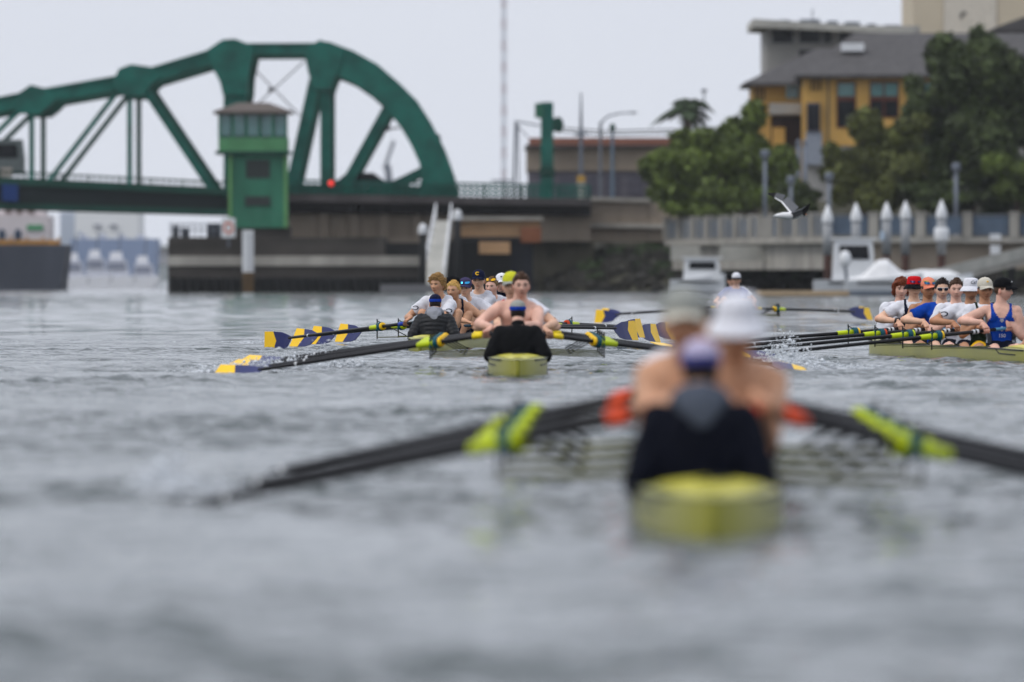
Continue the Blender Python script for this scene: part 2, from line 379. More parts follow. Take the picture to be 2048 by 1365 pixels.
tree('low_hedge_bush', 'dark low bush behind the promenade railing under the largest tree', g(1900, 650), [pe(1880, 398, 110, 35, 650), pe(1990, 400, 70, 30, 650)], LEAF_D, 9000, .2, 1, .1, 'bush')
tree('low_hedge_bush', 'dark low bush behind the railing at the foot of the lamp posts', g(1600, 652), [pe(1600, 395, 50, 35, 654)], LEAF_D, 4000, .2, 1, .1, 'bush')

def palm():
    B = Vector(g(1378, 690)); t = wthing('palm_tree', 'palm tree with feathery fronds rising behind the bushy green trees', 'palm tree', B)
    top = P(1375, 222, 690); m = MB(); m.tube([B, B.lerp(top, .5) + Vector((.15, 0, 0)), top], [.3, .22, .2], 8); m.build('trunk', BARK, t, smooth=True)
    for i in range(26):
        a = i * 2.4; el = random.uniform(.1, 1.3); Ln = random.uniform(1.8, 2.6); m = MB(); pts = []
        for k in range(9):
            s = k / 8; r = Ln * s; pts.append(top + Vector((math.cos(a) * r * math.cos(el), math.sin(a) * r * math.cos(el), r * math.sin(el) - 1.0 * s * s * Ln * .75)))
        m.tube(pts, [.03] * 8 + [.01], 4)
        for k in range(1, 9):
            for j in range(3):
                p = pts[k - 1].lerp(pts[k], j / 3); d, sd, up = frame(pts[k] - pts[k - 1]); w = .55 * math.sin(math.pi * min(.95, (k + j / 3) / 9) + .15) + .1
                for sg in (-1, 1):
                    q = p + sd * sg * w + d * w * .5 - Vector((0, 0, w * .45)); m.add([p, p + d * .15, q], [(0, 1, 2)])
        m.build('frond', LEAF_P, t)
palm()

def bank_weeds():
    bl = []
    for i in range(130):
        x = random.uniform(2, 33); y = float(shore_y(np.array(x))) + random.uniform(3, 19); z = float(land_h(np.array(x), np.array(y)))
        r = random.uniform(.4, 1.1); bl.append((x, y, z + .1, r, r, r * .55))
    v, q = leaf_cloud(bl, 16000, .15)
    tag(npmesh('bank_vegetation', v, q, WEED), 'dark green weeds covering the bank under the promenade', 'vegetation', kind='stuff')
bank_weeds()

# ------------------------------------------------------------------ bascule bridge
BD, BW = 690.0, 17.0
def bridge():
    base = P(300, 585, BD); base.z = 0
    t = wthing('bascule_bridge', 'green steel bascule bridge with curved truss spanning the estuary', 'bridge', base)
    for y, th in ((BD, .7), (BD + BW, .7)):
        far = y > BD
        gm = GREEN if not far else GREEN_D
        def pp(name, pts, extra=0.0, thk=None, m=gm):
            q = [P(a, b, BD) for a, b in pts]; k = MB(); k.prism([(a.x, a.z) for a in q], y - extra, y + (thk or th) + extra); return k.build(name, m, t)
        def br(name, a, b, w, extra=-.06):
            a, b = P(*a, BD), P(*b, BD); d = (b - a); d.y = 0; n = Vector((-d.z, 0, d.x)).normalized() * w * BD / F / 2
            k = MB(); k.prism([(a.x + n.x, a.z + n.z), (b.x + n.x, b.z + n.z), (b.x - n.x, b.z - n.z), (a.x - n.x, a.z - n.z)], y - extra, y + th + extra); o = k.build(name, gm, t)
            if not far and w > 14:
                for sg in (-1, 1): k = MB(); u_, v_ = n * sg * .98, n * sg * .74; k.prism([(a.x + u_.x, a.z + u_.z), (b.x + u_.x, b.z + u_.z), (b.x + v_.x, b.z + v_.z), (a.x + v_.x, a.z + v_.z)], y - extra - .12, y - extra); k.build('flange', GREEN, o, off=Vector(t['_w']))
            return o
        for a, b in (((-330, 268), (-150, 238)), ((-150, 238), (60, 197)), ((60, 197), (270, 160)), ((270, 160), (455, 104)), ((455, 98), (640, 97))): br('top_chord', a, b, 30 if a[0] < 400 else 22)
        arc = [(640, 84), (658, 84), (706, 102), (755, 129), (799, 167), (835, 203), (863, 247), (888, 296), (908, 352), (916, 398)]
        inn = [(835, 398), (843, 356), (839, 328), (823, 292), (799, 251), (767, 213), (738, 187), (706, 165), (678, 153), (640, 150)]
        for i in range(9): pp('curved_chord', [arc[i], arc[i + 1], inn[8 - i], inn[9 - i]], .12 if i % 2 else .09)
        # gusset plates, proud of the members
        pp('gusset_plate', [(418, 122), (415, 100), (445, 80), (470, 78), (505, 92), (505, 112), (497, 150), (495, 190), (446, 190), (440, 165)], .16)
        pp('gusset_plate', [(608, 100), (640, 80), (690, 100), (672, 150), (662, 178), (628, 178), (616, 145)], .19)
        pp('gusset_plate', [(222, 172), (238, 138), (262, 129), (300, 134), (322, 150), (300, 172), (285, 192), (246, 192)], .16)
        pp('gusset_plate', [(22, 214), (38, 186), (62, 170), (92, 178), (118, 192), (98, 214), (80, 228), (38, 228)], .16)
        br('post', (470, 185), (470, 395), 46)
        br('post', (651, 170), (651, 395), 21); br('diagonal', (630, 160), (578, 395), 24)
        br('diagonal', (775, 218), (690, 372), 21, -.1); br('diagonal', (848, 340), (765, 380), 15, -.1)
        br('post', (265 - 6, 180), (259, 372), 10); br('diagonal', (238, 180), (93, 368), 10); br('diagonal', (288, 175), (428, 384), 17, -.1)
        br('post', (63, 215), (63, 366), 10); br('diagonal', (38, 222), (-105, 362), 10)
        br('post', (-150, 240), (-150, 360), 10); br('diagonal', (-130, 245), (-40, 362), 13, -.1)
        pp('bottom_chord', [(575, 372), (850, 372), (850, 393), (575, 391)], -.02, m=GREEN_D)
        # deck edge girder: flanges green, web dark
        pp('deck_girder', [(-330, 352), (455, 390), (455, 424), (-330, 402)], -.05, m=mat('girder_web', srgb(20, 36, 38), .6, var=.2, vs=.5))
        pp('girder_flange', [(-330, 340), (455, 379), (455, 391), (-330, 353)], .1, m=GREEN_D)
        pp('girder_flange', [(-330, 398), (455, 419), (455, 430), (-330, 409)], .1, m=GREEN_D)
        # railing on the lift span
        k = MB()
        for i in range(62):
            a = -330 + i * 12.6; yb = 352 + (a + 330) * .048
            w_ = 4 if i % 5 == 0 else 2.2; k.pix([(a, yb - 27), (a + w_, yb - 27), (a + w_, yb), (a, yb)], BD + .3 if not far else BD + BW - .3, .05)
        for dy in (0, -12, -24):
            k.pix([(-330, 350 + dy), (455, 388 + dy), (455, 391.8 + dy), (-330, 353.8 + dy)], BD + .3 if not far else BD + BW - .3, .06)
        if far: k.v = [(x, yy + 0, z) for x, yy, z in k.v]
        k.build('railing', GREEN_D, t, kind='stuff')
        # railing of the approach
        k = MB(); yy = BD - .2 if not far else BD + BW + .3
        for i in range(48):
            a = 590 + i * 12.5; yb = 390 + (a - 590) * .018; k.pix([(a, yb - 30), (a + (6 if i % 6 == 0 else 3.6), yb - 30), (a + (6 if i % 6 == 0 else 3.6), yb), (a, yb)], yy, .06)
        for dy in (0, -10, -20, -29): k.pix([(580, 388 + dy), (1182, 399 + dy), (1182, 403.6 + dy), (580, 392.6 + dy)], yy, .08)
        k.build('railing', GREEN, t, kind='stuff')
    # floor, cross beams, sway bracing
    a, b = P(-330, 350, BD), P(455, 386, BD); k = MB(); k.add([(a.x, BD + .8, a.z), (b.x, BD + .8, b.z), (b.x, BD + BW, b.z), (a.x, BD + BW, a.z), (a.x, BD + .8, a.z - .5), (b.x, BD + .8, b.z - .5), (b.x, BD + BW, b.z - .5), (a.x, BD + BW, a.z - .5)], [(0, 1, 2, 3), (7, 6, 5, 4), (0, 4, 5, 1), (1, 5, 6, 2), (2, 6, 7, 3), (3, 7, 4, 0)]); k.build('roadway', BLACKISH, t)
    for px, py in ((63, 190), (265, 150), (460, 95), (655, 95), (780, 160), (870, 270)):
        c = P(px, py, BD); k = MB(); k.box(c.x, BD + BW / 2 + .3, c.z - .3, .5, BW - .8, .7); k.build('sway_beam', GREEN_D, t)
    for a, b in (((505, 135), (600, 232)), ((610, 122), (505, 218))):
        k = MB(); a, b = P(*a, BD + 8), P(*b, BD + 8); k.tube([a, b], .045, 6); k.build('brace_rod', BLACKISH, t)
    k = MB(); c = P(541, 181, BD + 8); k.ell(c, (.16, .16, .16)); k.build('brace_hub', BLACKISH, t)
    # approach deck and its walls
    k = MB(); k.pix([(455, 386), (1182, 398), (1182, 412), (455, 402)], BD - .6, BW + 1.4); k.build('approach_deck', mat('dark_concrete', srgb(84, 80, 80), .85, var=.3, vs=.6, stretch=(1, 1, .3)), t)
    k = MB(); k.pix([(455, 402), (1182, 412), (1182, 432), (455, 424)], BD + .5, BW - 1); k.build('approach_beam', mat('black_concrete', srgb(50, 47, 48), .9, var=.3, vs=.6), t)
    k = MB(); k.pix([(576, 423), (1180, 431), (1180, 483), (576, 480)], BD + 1.2, BW - 3); k.build('abutment_wall', CONC_T, t)
    for px in (640, 700, 760, 825): k = MB(); k.pix([(px, 424), (px + 16, 424), (px + 16, 480), (px, 480)], BD + .8, .6); k.build('pilaster', CONC_T, t)
    k = MB(); k.pix([(576, 476), (860, 478), (860, 488), (576, 486)], BD + .6, 1); k.build('wall_ledge', CONC_T, t)
    k = MB(); k.pix([(780, 480), (1050, 482), (1050, 600), (780, 600)], BD + 2.5, 2); k.build('painted_recess_shade', PIER_D, t)  # dark slab whose colour stands for the shade under the approach
    k = MB(); k.pix([(1050.5, 482), (1188, 484), (1188, 600), (1050.5, 600)], BD + 2.5, 2); k.build('bank_face', mat('bank_face_earth', srgb(92, 88, 76), .9, var=.45, vs=.8, bump=.4, bs=5), t)  # bank face added to close the bright gap under the abutment
    # sign on the span, warning lamp
    k = MB(); k.pix([(4, 368), (36, 370), (36, 404), (4, 402)], BD - .35, .1); s = k.build('navigation_sign', mat('blue_sign', srgb(20, 62, 120), .5), t)
    k = MB(); k.pix([(10, 376), (30, 377), (30, 381), (10, 380)], BD - .37, .02); k.pix([(14, 386), (26, 386.6), (26, 398), (22, 398), (22, 391), (14, 390)], BD - .37, .02); k.build('sign_marking', mat('sign_print', srgb(110, 140, 180), .5), s)
    c = P(662, 367, BD - .5); k = MB(); k.ell(c, (.17, .1, .17)); k.build('warning_lamp', mat('red_lamp', (0.9, 0.05, 0.04), .4, emit=0.9), t)
    k = MB(); c = P(770, 258, BD + 3); k.box(c.x, c.y, c.z, .7, .4, .25); k.tube([c, P(800, 256, BD + 3)], .06, 6); k.build('floodlight_bracket', BLACKISH, t)
bridge()

def tower_house():
    d = 676.0; b = P(515, 456, d); t = wthing('bridge_tender_house', 'green bridge tender house with windowed cab under a brown hipped roof', 'tower', b); w = 4.0
    x0, x1 = P(457, 0, d).x, P(574, 0, d).x; cx = (x0 + x1) / 2; W = x1 - x0; zb, zt = b.z, P(0, 306, d).z
    m = MB(); m.box(cx, d + w / 2, (zb + zt) / 2, W, w, zt - zb); m.build('base_wall', GREEN_W, t)
    m = MB(); m.pix([(452, 490), (580, 490), (580, 454), (452, 454)], d + .25, 5); m.build('plinth', PIER, t)
    for px in (457, 568): m = MB(); q = P(px, 0, d); m.box(q.x + .1, d - .04, (zb + zt) / 2, .2, .1, zt - zb - .02); m.build('corner_strip', mat('pale_green', srgb(110, 160, 104), .7), t)
    for (a, bb, c, e) in ((492, 320, 540, 356), (490, 393, 540, 412)):
        m = MB(); m.pix([(a, e), (bb and c, e), (c, bb), (a, bb)], d - .06, .12); o = m.build('window', mat('dark_louvre', srgb(58, 66, 64), .6), t)
        for i in range(4): m = MB(); x = a + (c - a) * i / 4 + 1; m.pix([(x, e - 2), (x + (c - a) / 4 - 2.5, e - 2), (x + (c - a) / 4 - 2.5, bb + 2), (x, bb + 2)], d - .09, .04); m.build('pane', GLASS, o)
    x0, x1 = P(437, 0, d).x, P(575, 0, d).x; cx = (x0 + x1) / 2; W = x1 - x0; z0, z1 = P(0, 303, d).z, P(0, 226, d).z
    m = MB(); m.box(cx, d + w / 2, z0 - .08, W + .35, w + .8, .18); m.build('floor_slab', GREEN_D, t)
    zs = P(0, 276, d).z
    m = MB(); m.box(cx, d + w / 2, (z0 + zs) / 2 + .01, W, w + .4, zs - z0); m.build('cab_parapet', mat('pale_green_wall', srgb(92, 146, 104), .7, var=.2, vs=1), t)
    m = MB(); m.box(cx, d + w / 2, (zs + z1) / 2, W - .25, w + .1, z1 - zs - .02); m.build('cab_core', mat('dim_cab', srgb(60, 92, 88), .5), t)
    for i in range(6):
        x = x0 + .06 + (W - .12) * i / 5; m = MB(); m.box(x, d - .13, (zs + z1) / 2, .14, .14, z1 - zs); m.build('mullion', GREEN_W, t)
    for i in range(5):
        x = x0 + (W) * (i + .5) / 5; m = MB(); m.box(x, d - .06, (zs + z1) / 2, W / 5 - .2, .05, z1 - zs - .25); m.build('window_pane', GLASS_T, t)
    m = MB(); e = P(0, 228, d).z; h = P(0, 205, d).z; o = .3
    v = [(x0 - o, d - .6, e), (x1 + o, d - .6, e), (x1 + o, d + w + .6, e), (x0 - o, d + w + .6, e), (x0 - o, d - .6, e + .14), (x1 + o, d - .6, e + .14), (x1 + o, d + w + .6, e + .14), (x0 - o, d + w + .6, e + .14), (cx - .9, d + 1.3, h), (cx + .9, d + 1.3, h), (cx + .9, d + 2.6, h), (cx - .9, d + 2.6, h)]
    m.add(v, [(3, 2, 1, 0), (0, 1, 5, 4), (1, 2, 6, 5), (2, 3, 7, 6), (3, 0, 4, 7), (4, 5, 9, 8), (5, 6, 10, 9), (6, 7, 11, 10), (7, 4, 8, 11), (8, 9, 10, 11)]); m.build('roof', mat('brown_roof', srgb(104, 96, 90), .8), t)
tower_house()

def piers():
    d = 668.0; b = P(480, 585, d); b.z = 0
    t = wthing('fender_pier', 'dark timber fender pier with pale band below the bridge tender house', 'pier', b)
    x0, x1 = P(336, 0, d).x, P(862, 0, d).x
    def band(name, ya, yb, m, pr, xa=x0, xb=x1):
        za, zb = P(0, ya, d).z, P(0, yb, d).z; k = MB(); k.plan([(xa, d - pr), (xb, d - pr), (xb, d + 18), (xa, d + 18)], zb, za); k.build(name, m, t)
    band('timber_wale', 475, 512, PIER, 0, x0, P(770, 0, d).x); band('concrete_band', 512.3, 532, CONC, .2); band('timber_wale', 532.3, 556, PIER, .1); band('wet_timber', 556.3, 600, PIER_D, .05)
    band('pile_cap', 486, 512, PIER_D, -.5, P(771, 0, d).x, x1)
    for i in range(30):
        x = x0 + .25 + i * (x1 - x0 - .5) / 29; k = MB(); k.tube([(x, d - .28, -.5), (x, d - .28, P(0, 556, d).z)], .16, 7); k.build('fender_pile', PIER_D, t)
    k = MB()
    for i in range(9): x = P(342 + i * 12, 0, d).x; k.box(x, d + .4, P(0, 461, d).z, .07, .07, .85)
    for yy in (449, 460): q = P(390, yy, d); k.box(q.x, d + .4, q.z, 3.1, .05, .06)
    k.build('railing', GALV, t, kind='stuff')
    for (a, c, h) in ((345, 358, 452), (362, 378, 456), (415, 442, 447)): k = MB(); k.pix([(a, 475), (c, 475), (c, h), (a, h)], d + 1.5, 1); k.build('equipment_box', BLACKISH, t)
    q = P(457, 456, d - .5); s = wthing('warning_sign', 'white sign with orange ring on the fender pier beside the green tower', 'sign', q)
    k = MB(); k.box(q.x, q.y, q.z, .8, .06, 1.15); k.build('board', WHITE, s)
    k = MB(); n = 20; k.loft([[Vector((q.x + r * math.cos(6.283 * i / n), q.y - .05, q.z + r * math.sin(6.283 * i / n) * 1.2)) for i in range(n)] for r in (.3, .2)], caps=False); k.build('orange_ring', mat('orange_print', srgb(214, 110, 60), .5), s)
    k = MB(); k.box(q.x, q.y + .06, q.z - .7, .1, .06, .9); k.build('bracket', GALV, s)
    q = P(496, 584, d - 1.2); g_ = wthing('tide_gauge_board', 'tall white tide gauge board with brown foot in front of the pier', 'gauge', (q.x, q.y, 0))
    k = MB(); z1, z0 = P(0, 461, d).z, P(0, 545, d).z; k.box(q.x, q.y, (z0 + z1) / 2, .66, .12, z1 - z0); k.build('board', WHITE, g_)
    k = MB(); k.box(q.x, q.y + .02, z0 / 2 - .3, .66, .3, z0 + .6); k.build('foot', mat('brown_timber', srgb(98, 80, 56), .9, var=.3, vs=2), g_)
    for i in range(8): k = MB(); k.box(q.x + .12, q.y - .07, z0 + .15 + i * (z1 - z0 - .2) / 8, .3, .03, .06); k.build('gauge_mark', mat('grey_print', srgb(150, 152, 160), .6), g_)
    # gangway and float
    d = 672.0; a, b_ = P(884, 442, d), P(866, 572, d - 14)
    t = wthing('gangway', 'white sloping gangway leading down from the bridge approach to the float', 'gangway', (b_.x, b_.y, 0))
    k = MB(); v = [(a.x - .35, a.y, a.z), (a.x + .55, a.y, a.z), (b_.x + .65, b_.y, .35), (b_.x - .65, b_.y, .35)]; v += [(x, y, z - .15) for x, y, z in v]
    k.add(v, [(0, 1, 2, 3), (7, 6, 5, 4), (0, 4, 5, 1), (1, 5, 6, 2), (2, 6, 7, 3), (3, 7, 4, 0)]); k.build('walkway', CONC_L, t)
    for s in (-1, 1):
        k = MB(); p, q = Vector((a.x + .1 + s * .45, a.y, a.z)), Vector((b_.x + s * .6, b_.y, .35))
        for i in range(9): e = p.lerp(q, i / 8); k.bar(e, e + Vector((0, 0, 1)), .06)
        k.bar(p + Vector((0, 0, 1)), q + Vector((0, 0, 1)), .08); k.bar(p + Vector((0, 0, .5)), q + Vector((0, 0, .5)), .05); k.build('handrail', WHITE, t)
    q = P(820, 575, 654); t = wthing('floating_dock', 'low grey floating dock at the foot of the white gangway', 'dock', (q.x, q.y, 0)); k = MB(); k.box(q.x, q.y, .2, 3.4, 3, .5); k.build('deck', mat('dock_grey', srgb(122, 122, 124), .9), t)
    k = MB(); k.box(q.x, q.y, -.1, 3.2, 2.8, .4); k.build('float', PIER_D, t)
    for px, h in ((846, 468), (915, 440)):
        q = P(px, 0, 657); t = wthing('mooring_pile', 'dark pile with white cap ' + ('left' if px < 880 else 'right') + ' of the white gangway', 'pile', (q.x, 657, 0)); z = P(0, h, 657).z
        k = MB(); k.tube([(q.x, 657, -.6), (q.x, 657, z)], .22, 9); k.build('shaft', PIER_D, t, smooth=True); k = MB(); k.tube([(q.x, 657, z), (q.x, 657, z + .35), (q.x, 657, z + .6)], [.27, .27, .1], 9); k.build('white_cap', WHITE, t)
piers()

def boathouse():
    d = 672.0; b = P(990, 583, d); b.z = 0
    t = wthing('landing_shed', 'tan boarded landing shed on dark piles beside the gangway', 'shed', b)
    def r(name, a, y0, c, y1, m, dd=0, th=2): k = MB(); k.pix([(a, y1), (c, y1), (c, y0), (a, y0)], d + dd, th); k.build(name, m, t)
    TAN = mat('tan_board', srgb(186, 152, 116), .8, var=.12, vs=1)
    r('wall', 918, 440, 1080, 474, TAN, .5, 6); r('roof', 912, 434, 1086, 441, CONC, 0, 7.2); r('platform', 905, 474.5, 1075, 482, BLACKISH, 0, 7)
    r('hanging_panel', 958, 484, 1020, 508, TAN, -.2, .2)
    for a, c in ((908, 935), (938, 956), (1022, 1042), (1044, 1066)): r('pile_cluster', a, 483, c, 600, PIER_D if a < 1000 else mat('blue_black_steel', srgb(30, 34, 44), .7), .3, 1.2)
    r('beam', 908, 508.5, 1066, 520, PIER_D, .5, 1)
    q = P(1062, 470, d); k = MB(); k.box(q.x, d + .2, q.z, 1.2, .5, .9); k.build('orange_crate', mat('dull_orange', srgb(140, 92, 66), .8), t)
boathouse()

def abutment():
    d = 694.0; b = P(1255, 480, d); t = wthing('abutment', 'grey concrete abutment wall between the bridge and the promenade', 'wall', b)
    for i, (a, c) in enumerate(((1180, 1238), (1239, 1296), (1297, 1400))): k = MB(); k.pix([(a, 484), (c, 484), (c, 402 if i < 2 else 412), (a, 400 if i == 0 else 405)], d + .02 * i, 6); k.build('wall_panel', CONC_T, t)
    k = MB(); k.pix([(1180, 447), (1400, 450), (1400, 458), (1180, 455)], d - .4, .5); k.build('ledge', CONC, t)
    k = MB(); k.pix([(1180, 394), (1300, 398), (1300, 405), (1180, 402)], d - .3, 2); k.build('coping', CONC, t)
abutment()

def promenade():
    A, Bc, C = Vector((9.0, 672, 0)), Vector((17.0, 615, 0)), Vector((60, 612, 0))
    zd = 3.05; t = wthing('promenade', 'concrete waterfront promenade with posts and mesh railing above the bank', 'promenade', Vector((17, 615, 2)))
    for (p, q, n) in ((A, Bc, 11), (Bc, C, 17)):
        d = (q - p).normalized(); nrm = Vector((-d.y, d.x, 0));  nrm = nrm if nrm.y > 0 else -nrm
        L_ = (q - p).length
        k = MB(); k.plan([(p.x, p.y), (q.x, q.y), (q.x + nrm.x * 8, q.y + nrm.y * 8), (p.x + nrm.x * 8, p.y + nrm.y * 8)], zd - .32, zd); k.build('deck_slab', CONC, t)
        k = MB(); o = nrm * .5; k.plan([(p.x + o.x, p.y + o.y), (q.x + o.x, q.y + o.y), (q.x + nrm.x * 7, q.y + nrm.y * 7), (p.x + nrm.x * 7, p.y + nrm.y * 7)], 1.3, zd - .33); k.build('retaining_wall', CONC_T if n == 17 else CONC, t)
        for i in range(n):
            e = p + d * (L_ * i / n) + nrm * .2; ang = math.atan2(d.y, d.x)
            k = MB(); k.box(e.x, e.y, zd + .64, .5, .5, 1.28, ang); k.box(e.x, e.y, zd + 1.31, .6, .6, .1, ang); k.build('post', CONC, t)
            f_ = p + d * (L_ * (i + 1) / n) + nrm * .2; a2, b2 = e.lerp(f_, .3 / (L_ / n)), e.lerp(f_, 1 - .3 / (L_ / n))
            for h, w in ((1.18, .07), (.1, .06)): k = MB(); k.bar(a2 + Vector((0, 0, zd + h)), b2 + Vector((0, 0, zd + h)), w); k.build('rail', GALV, t)
            k = MB(); k.bar(a2 + Vector((0, 0, zd + .62)), b2 + Vector((0, 0, zd + .62)), .02, .92); k.build('mesh_panel', mat('blue_grey_mesh', srgb(92, 106, 122), .5, var=.15, vs=2), t)
            if n == 11:
                for u in (.33, .67): e2 = e.lerp(f_, u); k = MB(); k.box(e2.x, e2.y, zd + .6, .2, .2, 1.2, ang); k.build('picket', CONC, t)
    for a, c in ((1342, 1400), (1440, 1532)): k = MB(); k.pix([(a, 522), (c, 522), (c, 492), (a, 492)], 612.0 + (1650 - (a + c) / 2) * .16, .5); k.build('pale_wall_panel', CONC_L, t)
    q = P(1990, 500, 614.6); k = MB(); k.box(q.x, 614.2, q.z, .55, .06, .5); k.build('small_notice', WHITE, t); q = P(1993, 474, 610); k = MB(); k.box(q.x, 611.6, q.z, .6, .06, .32); k.build('small_notice', WHITE, t)
    q = P(1632, 0, 620)
promenade()

def marina():
    pos = ['leftmost', 'second from left', 'middle', 'fourth from left', 'rightmost']
    for i, (px, top, d) in enumerate(((1655, 410, 566), (1712, 406, 560), (1773, 404, 572), (1811, 402, 568), (1883, 400, 556))):
        q = P(px, 0, d); z = P(0, top, d).z; t = wthing('marina_pile', f'{pos[i]} of five pale marina piles with white cone caps', 'pile', (q.x, d, 0), 'marina piles with cone caps')
        zr = P(0, 508, d).z; r = .225
        k = MB(); k.tube([(q.x, d, -1), (q.x, d, zr)], r * .85, 12); k.build('rusty_lower_shaft', mat('pile_rust', srgb(72, 50, 44), .9, var=.5, vs=2.5, bump=.5), t, smooth=True)
        k = MB(); k.tube([(q.x, d, zr - .05), (q.x, d, z - .85)], r, 14); k.build('pale_shaft', mat('pile_sleeve', srgb(160, 162, 164), .6, var=.12, vs=3, stretch=(1, 1, .2)), t, smooth=True)
        k = MB(); k.tube([(q.x, d, z - .92), (q.x, d, z - .85), (q.x, d, z - .6), (q.x, d, z)], [.27, .28, .26, .03], 14); k.build('cone_cap', WHITE, t, smooth=True)
        if i == 4: q2 = P(px, 470, d); k = MB(); k.tube([(q.x, d, q2.z - .35), (q.x, d, q2.z - .2), (q.x, d, q2.z + .25), (q.x, d, q2.z + .35)], [.3, .36, .36, .3], 14); k.build('pile_collar', WHITE, t, smooth=True)
        if i == 2: q2 = P(px - 9, 472, d); k = MB(); k.box(q2.x, d - .25, q2.z, .22, .1, .45); k.build('small_sign', mat('pale_blue', srgb(190, 205, 220), .5), t)
    # boats
    HULLW = mat('gelcoat_white', (.78, .79, .8), .3, var=.04, coat=.4)
    COVER = mat('white_boat_cover', (.74, .74, .74), .8, var=.06, vs=2, bump=.3)
    def motorboat(label, px, d, Lx, cover, cabin, flip=1, name='motor_boat'):
        q = P(px, 0, d); t = wthing(name, label, 'boat', (q.x, d, 0), 'boats moored in the marina'); rings = []
        for i in range(9):
            s = i / 8; x = q.x + (s - .5) * Lx * flip; b = .95 * (1 - max(0, s - .45) ** 2 * 2.6); sh = .75 + .35 * s * s; kz = -.3 + .45 * max(0, s - .7) * 2
            rings.append([Vector((x, d - b, sh)), Vector((x, d - b * .8, .12)), Vector((x, d, kz)), Vector((x, d + b * .8, .12)), Vector((x, d + b, sh))])
        k = MB(); k.loft(rings); k.build('hull', HULLW, t, smooth=False)
        k = MB(); k.box(q.x, d - .93, .62, Lx * .7, .06, .09); k.build('rub_rail', BLACKISH, t)
        if cover:
            k = MB(); pts = cover; k.loft([[Vector((q.x + a, d - w, .7)), Vector((q.x + a, d - w * .45, .7 + h * .75)), Vector((q.x + a, d, .7 + h)), Vector((q.x + a, d + w * .45, .7 + h * .75)), Vector((q.x + a, d + w, .7))] for a, h, w in pts]); k.build('cover', COVER, t)
        if cabin:
            x, w, h = cabin; k = MB(); k.prism([(q.x + x - w / 2, .7), (q.x + x + w / 2, .7), (q.x + x + w * .42, .7 + h), (q.x + x - w * .46, .7 + h)], d - .7, d + .7); k.build('cabin', HULLW, t)
            k = MB(); k.prism([(q.x + x - w * .36, .7 + h * .52), (q.x + x + w * .36, .7 + h * .52), (q.x + x + w * .32, .7 + h * .86), (q.x + x - w * .34, .7 + h * .86)], d - .73, d - .69); k.build('window', GLASS, t)
            k = MB(); k.box(q.x + x, d, .75 + h, w * 1.08, 1.6, .08); k.build('hardtop', HULLW, t)
        return t
    motorboat('white covered boat whose cover rises to a peak behind the red haired rower', 1768, 541, 3.7, [(-1.7, .1, .8), (-1.0, .3, .9), (-.3, 1.0, .9), (.15, 1.05, .9), (.75, .5, .9), (1.4, .25, .7)], None)
    motorboat('tall white cabin boat behind the second marina pile', 1722, 552, 4.6, None, (-.35, 2.1, 2.0))
    motorboat('small white boat with white canopy left of the blurred rowers', 1395, 600, 2.9, None, (.25, 2.0, 1.15), name='motor_boat')
    motorboat('low white boat with grey cover behind the rower in sunglasses', 1862, 545, 4.0, [(-1.8, .3, .8), (-.5, .55, .9), (.9, .5, .9), (1.7, .2, .7)], None)
    q = P(1690, 540, 548); t = wthing('outboard_motor', 'white outboard motor tilted up at the stern left of the second pile', 'outboard motor', (q.x, 548, .6)); k = MB()
    k.ell((q.x, 548, 1.75), (.3, .25, .42), None, 10, 7); k.build('cowling', HULLW, t, smooth=True); k = MB(); k.bar((q.x, 548, 1.5), (q.x + .1, 548, .55), .16); k.build('leg', GALV, t)
    for px, d, w, label, m in ((1605, 520, 4.2, 'tan floating dock edge behind the far rowing boat', mat('tan_dock', srgb(186, 166, 138), .8, var=.15, vs=2)), (1795, 534, 7.0, 'grey floating dock under the white covered boats', mat('dock_bluegrey', srgb(120, 128, 138), .8, var=.15, vs=2))):
        q = P(px, 0, d); t = wthing('marina_float', label, 'dock', (q.x, d, 0)); k = MB(); k.box(q.x, d, .16, w, 2.2, .22); k.build('deck', m, t); k = MB(); k.box(q.x, d, -.05, w - .1, 2.1, .3); k.build('float', PIER_D, t)
    # ramp
    a, b = P(1860, 556, 552), P(2090, 496, 575); t = wthing('boat_ramp', 'long grey concrete ramp descending from the right edge to the marina', 'ramp', (a.x, a.y, 0)); k = MB()
    for s, nm, m in ((0, 'ramp_deck', CONC), (1, 'ramp_kerb', CONC_L)):
        k = MB(); w = 3.4 if not s else .25; z = 0 if not s else .35
        v = [(a.x, a.y - (.13 if s else 0), a.z + z), (b.x + 5, b.y - (.13 if s else 0), b.z + 1.2 + z), (b.x + 5, b.y + w, b.z + 1.2 + z), (a.x, a.y + w, a.z + z)]; th = .5 if not s else .55; v += [(x, y, zz - th) for x, y, zz in v]
        k.add(v, [(0, 1, 2, 3), (7, 6, 5, 4), (0, 4, 5, 1), (1, 5, 6, 2), (2, 6, 7, 3), (3, 7, 4, 0)]); k.build(nm, m, t)
    for i in range(4): e = a.lerp(b, .15 + i * .28); k = MB(); k.tube([(e.x, e.y + 1.5, -.6), (e.x, e.y + 1.5, e.z - .2)], .2, 8); k.build('support_pile', PIER_D, t)
    # lamp posts on the promenade
    lm = [(1530, 300, 628, 'on a stone plinth in front of the bushy green tree'), (1582, 352, 640, 'shortest lamp post, between the bushy tree and the tall twin posts'), (1658, 345, 634, 'just above the leftmost marina pile'), (1912, 326, 634, 'between the two rightmost marina piles and the edge, before the largest tree')]
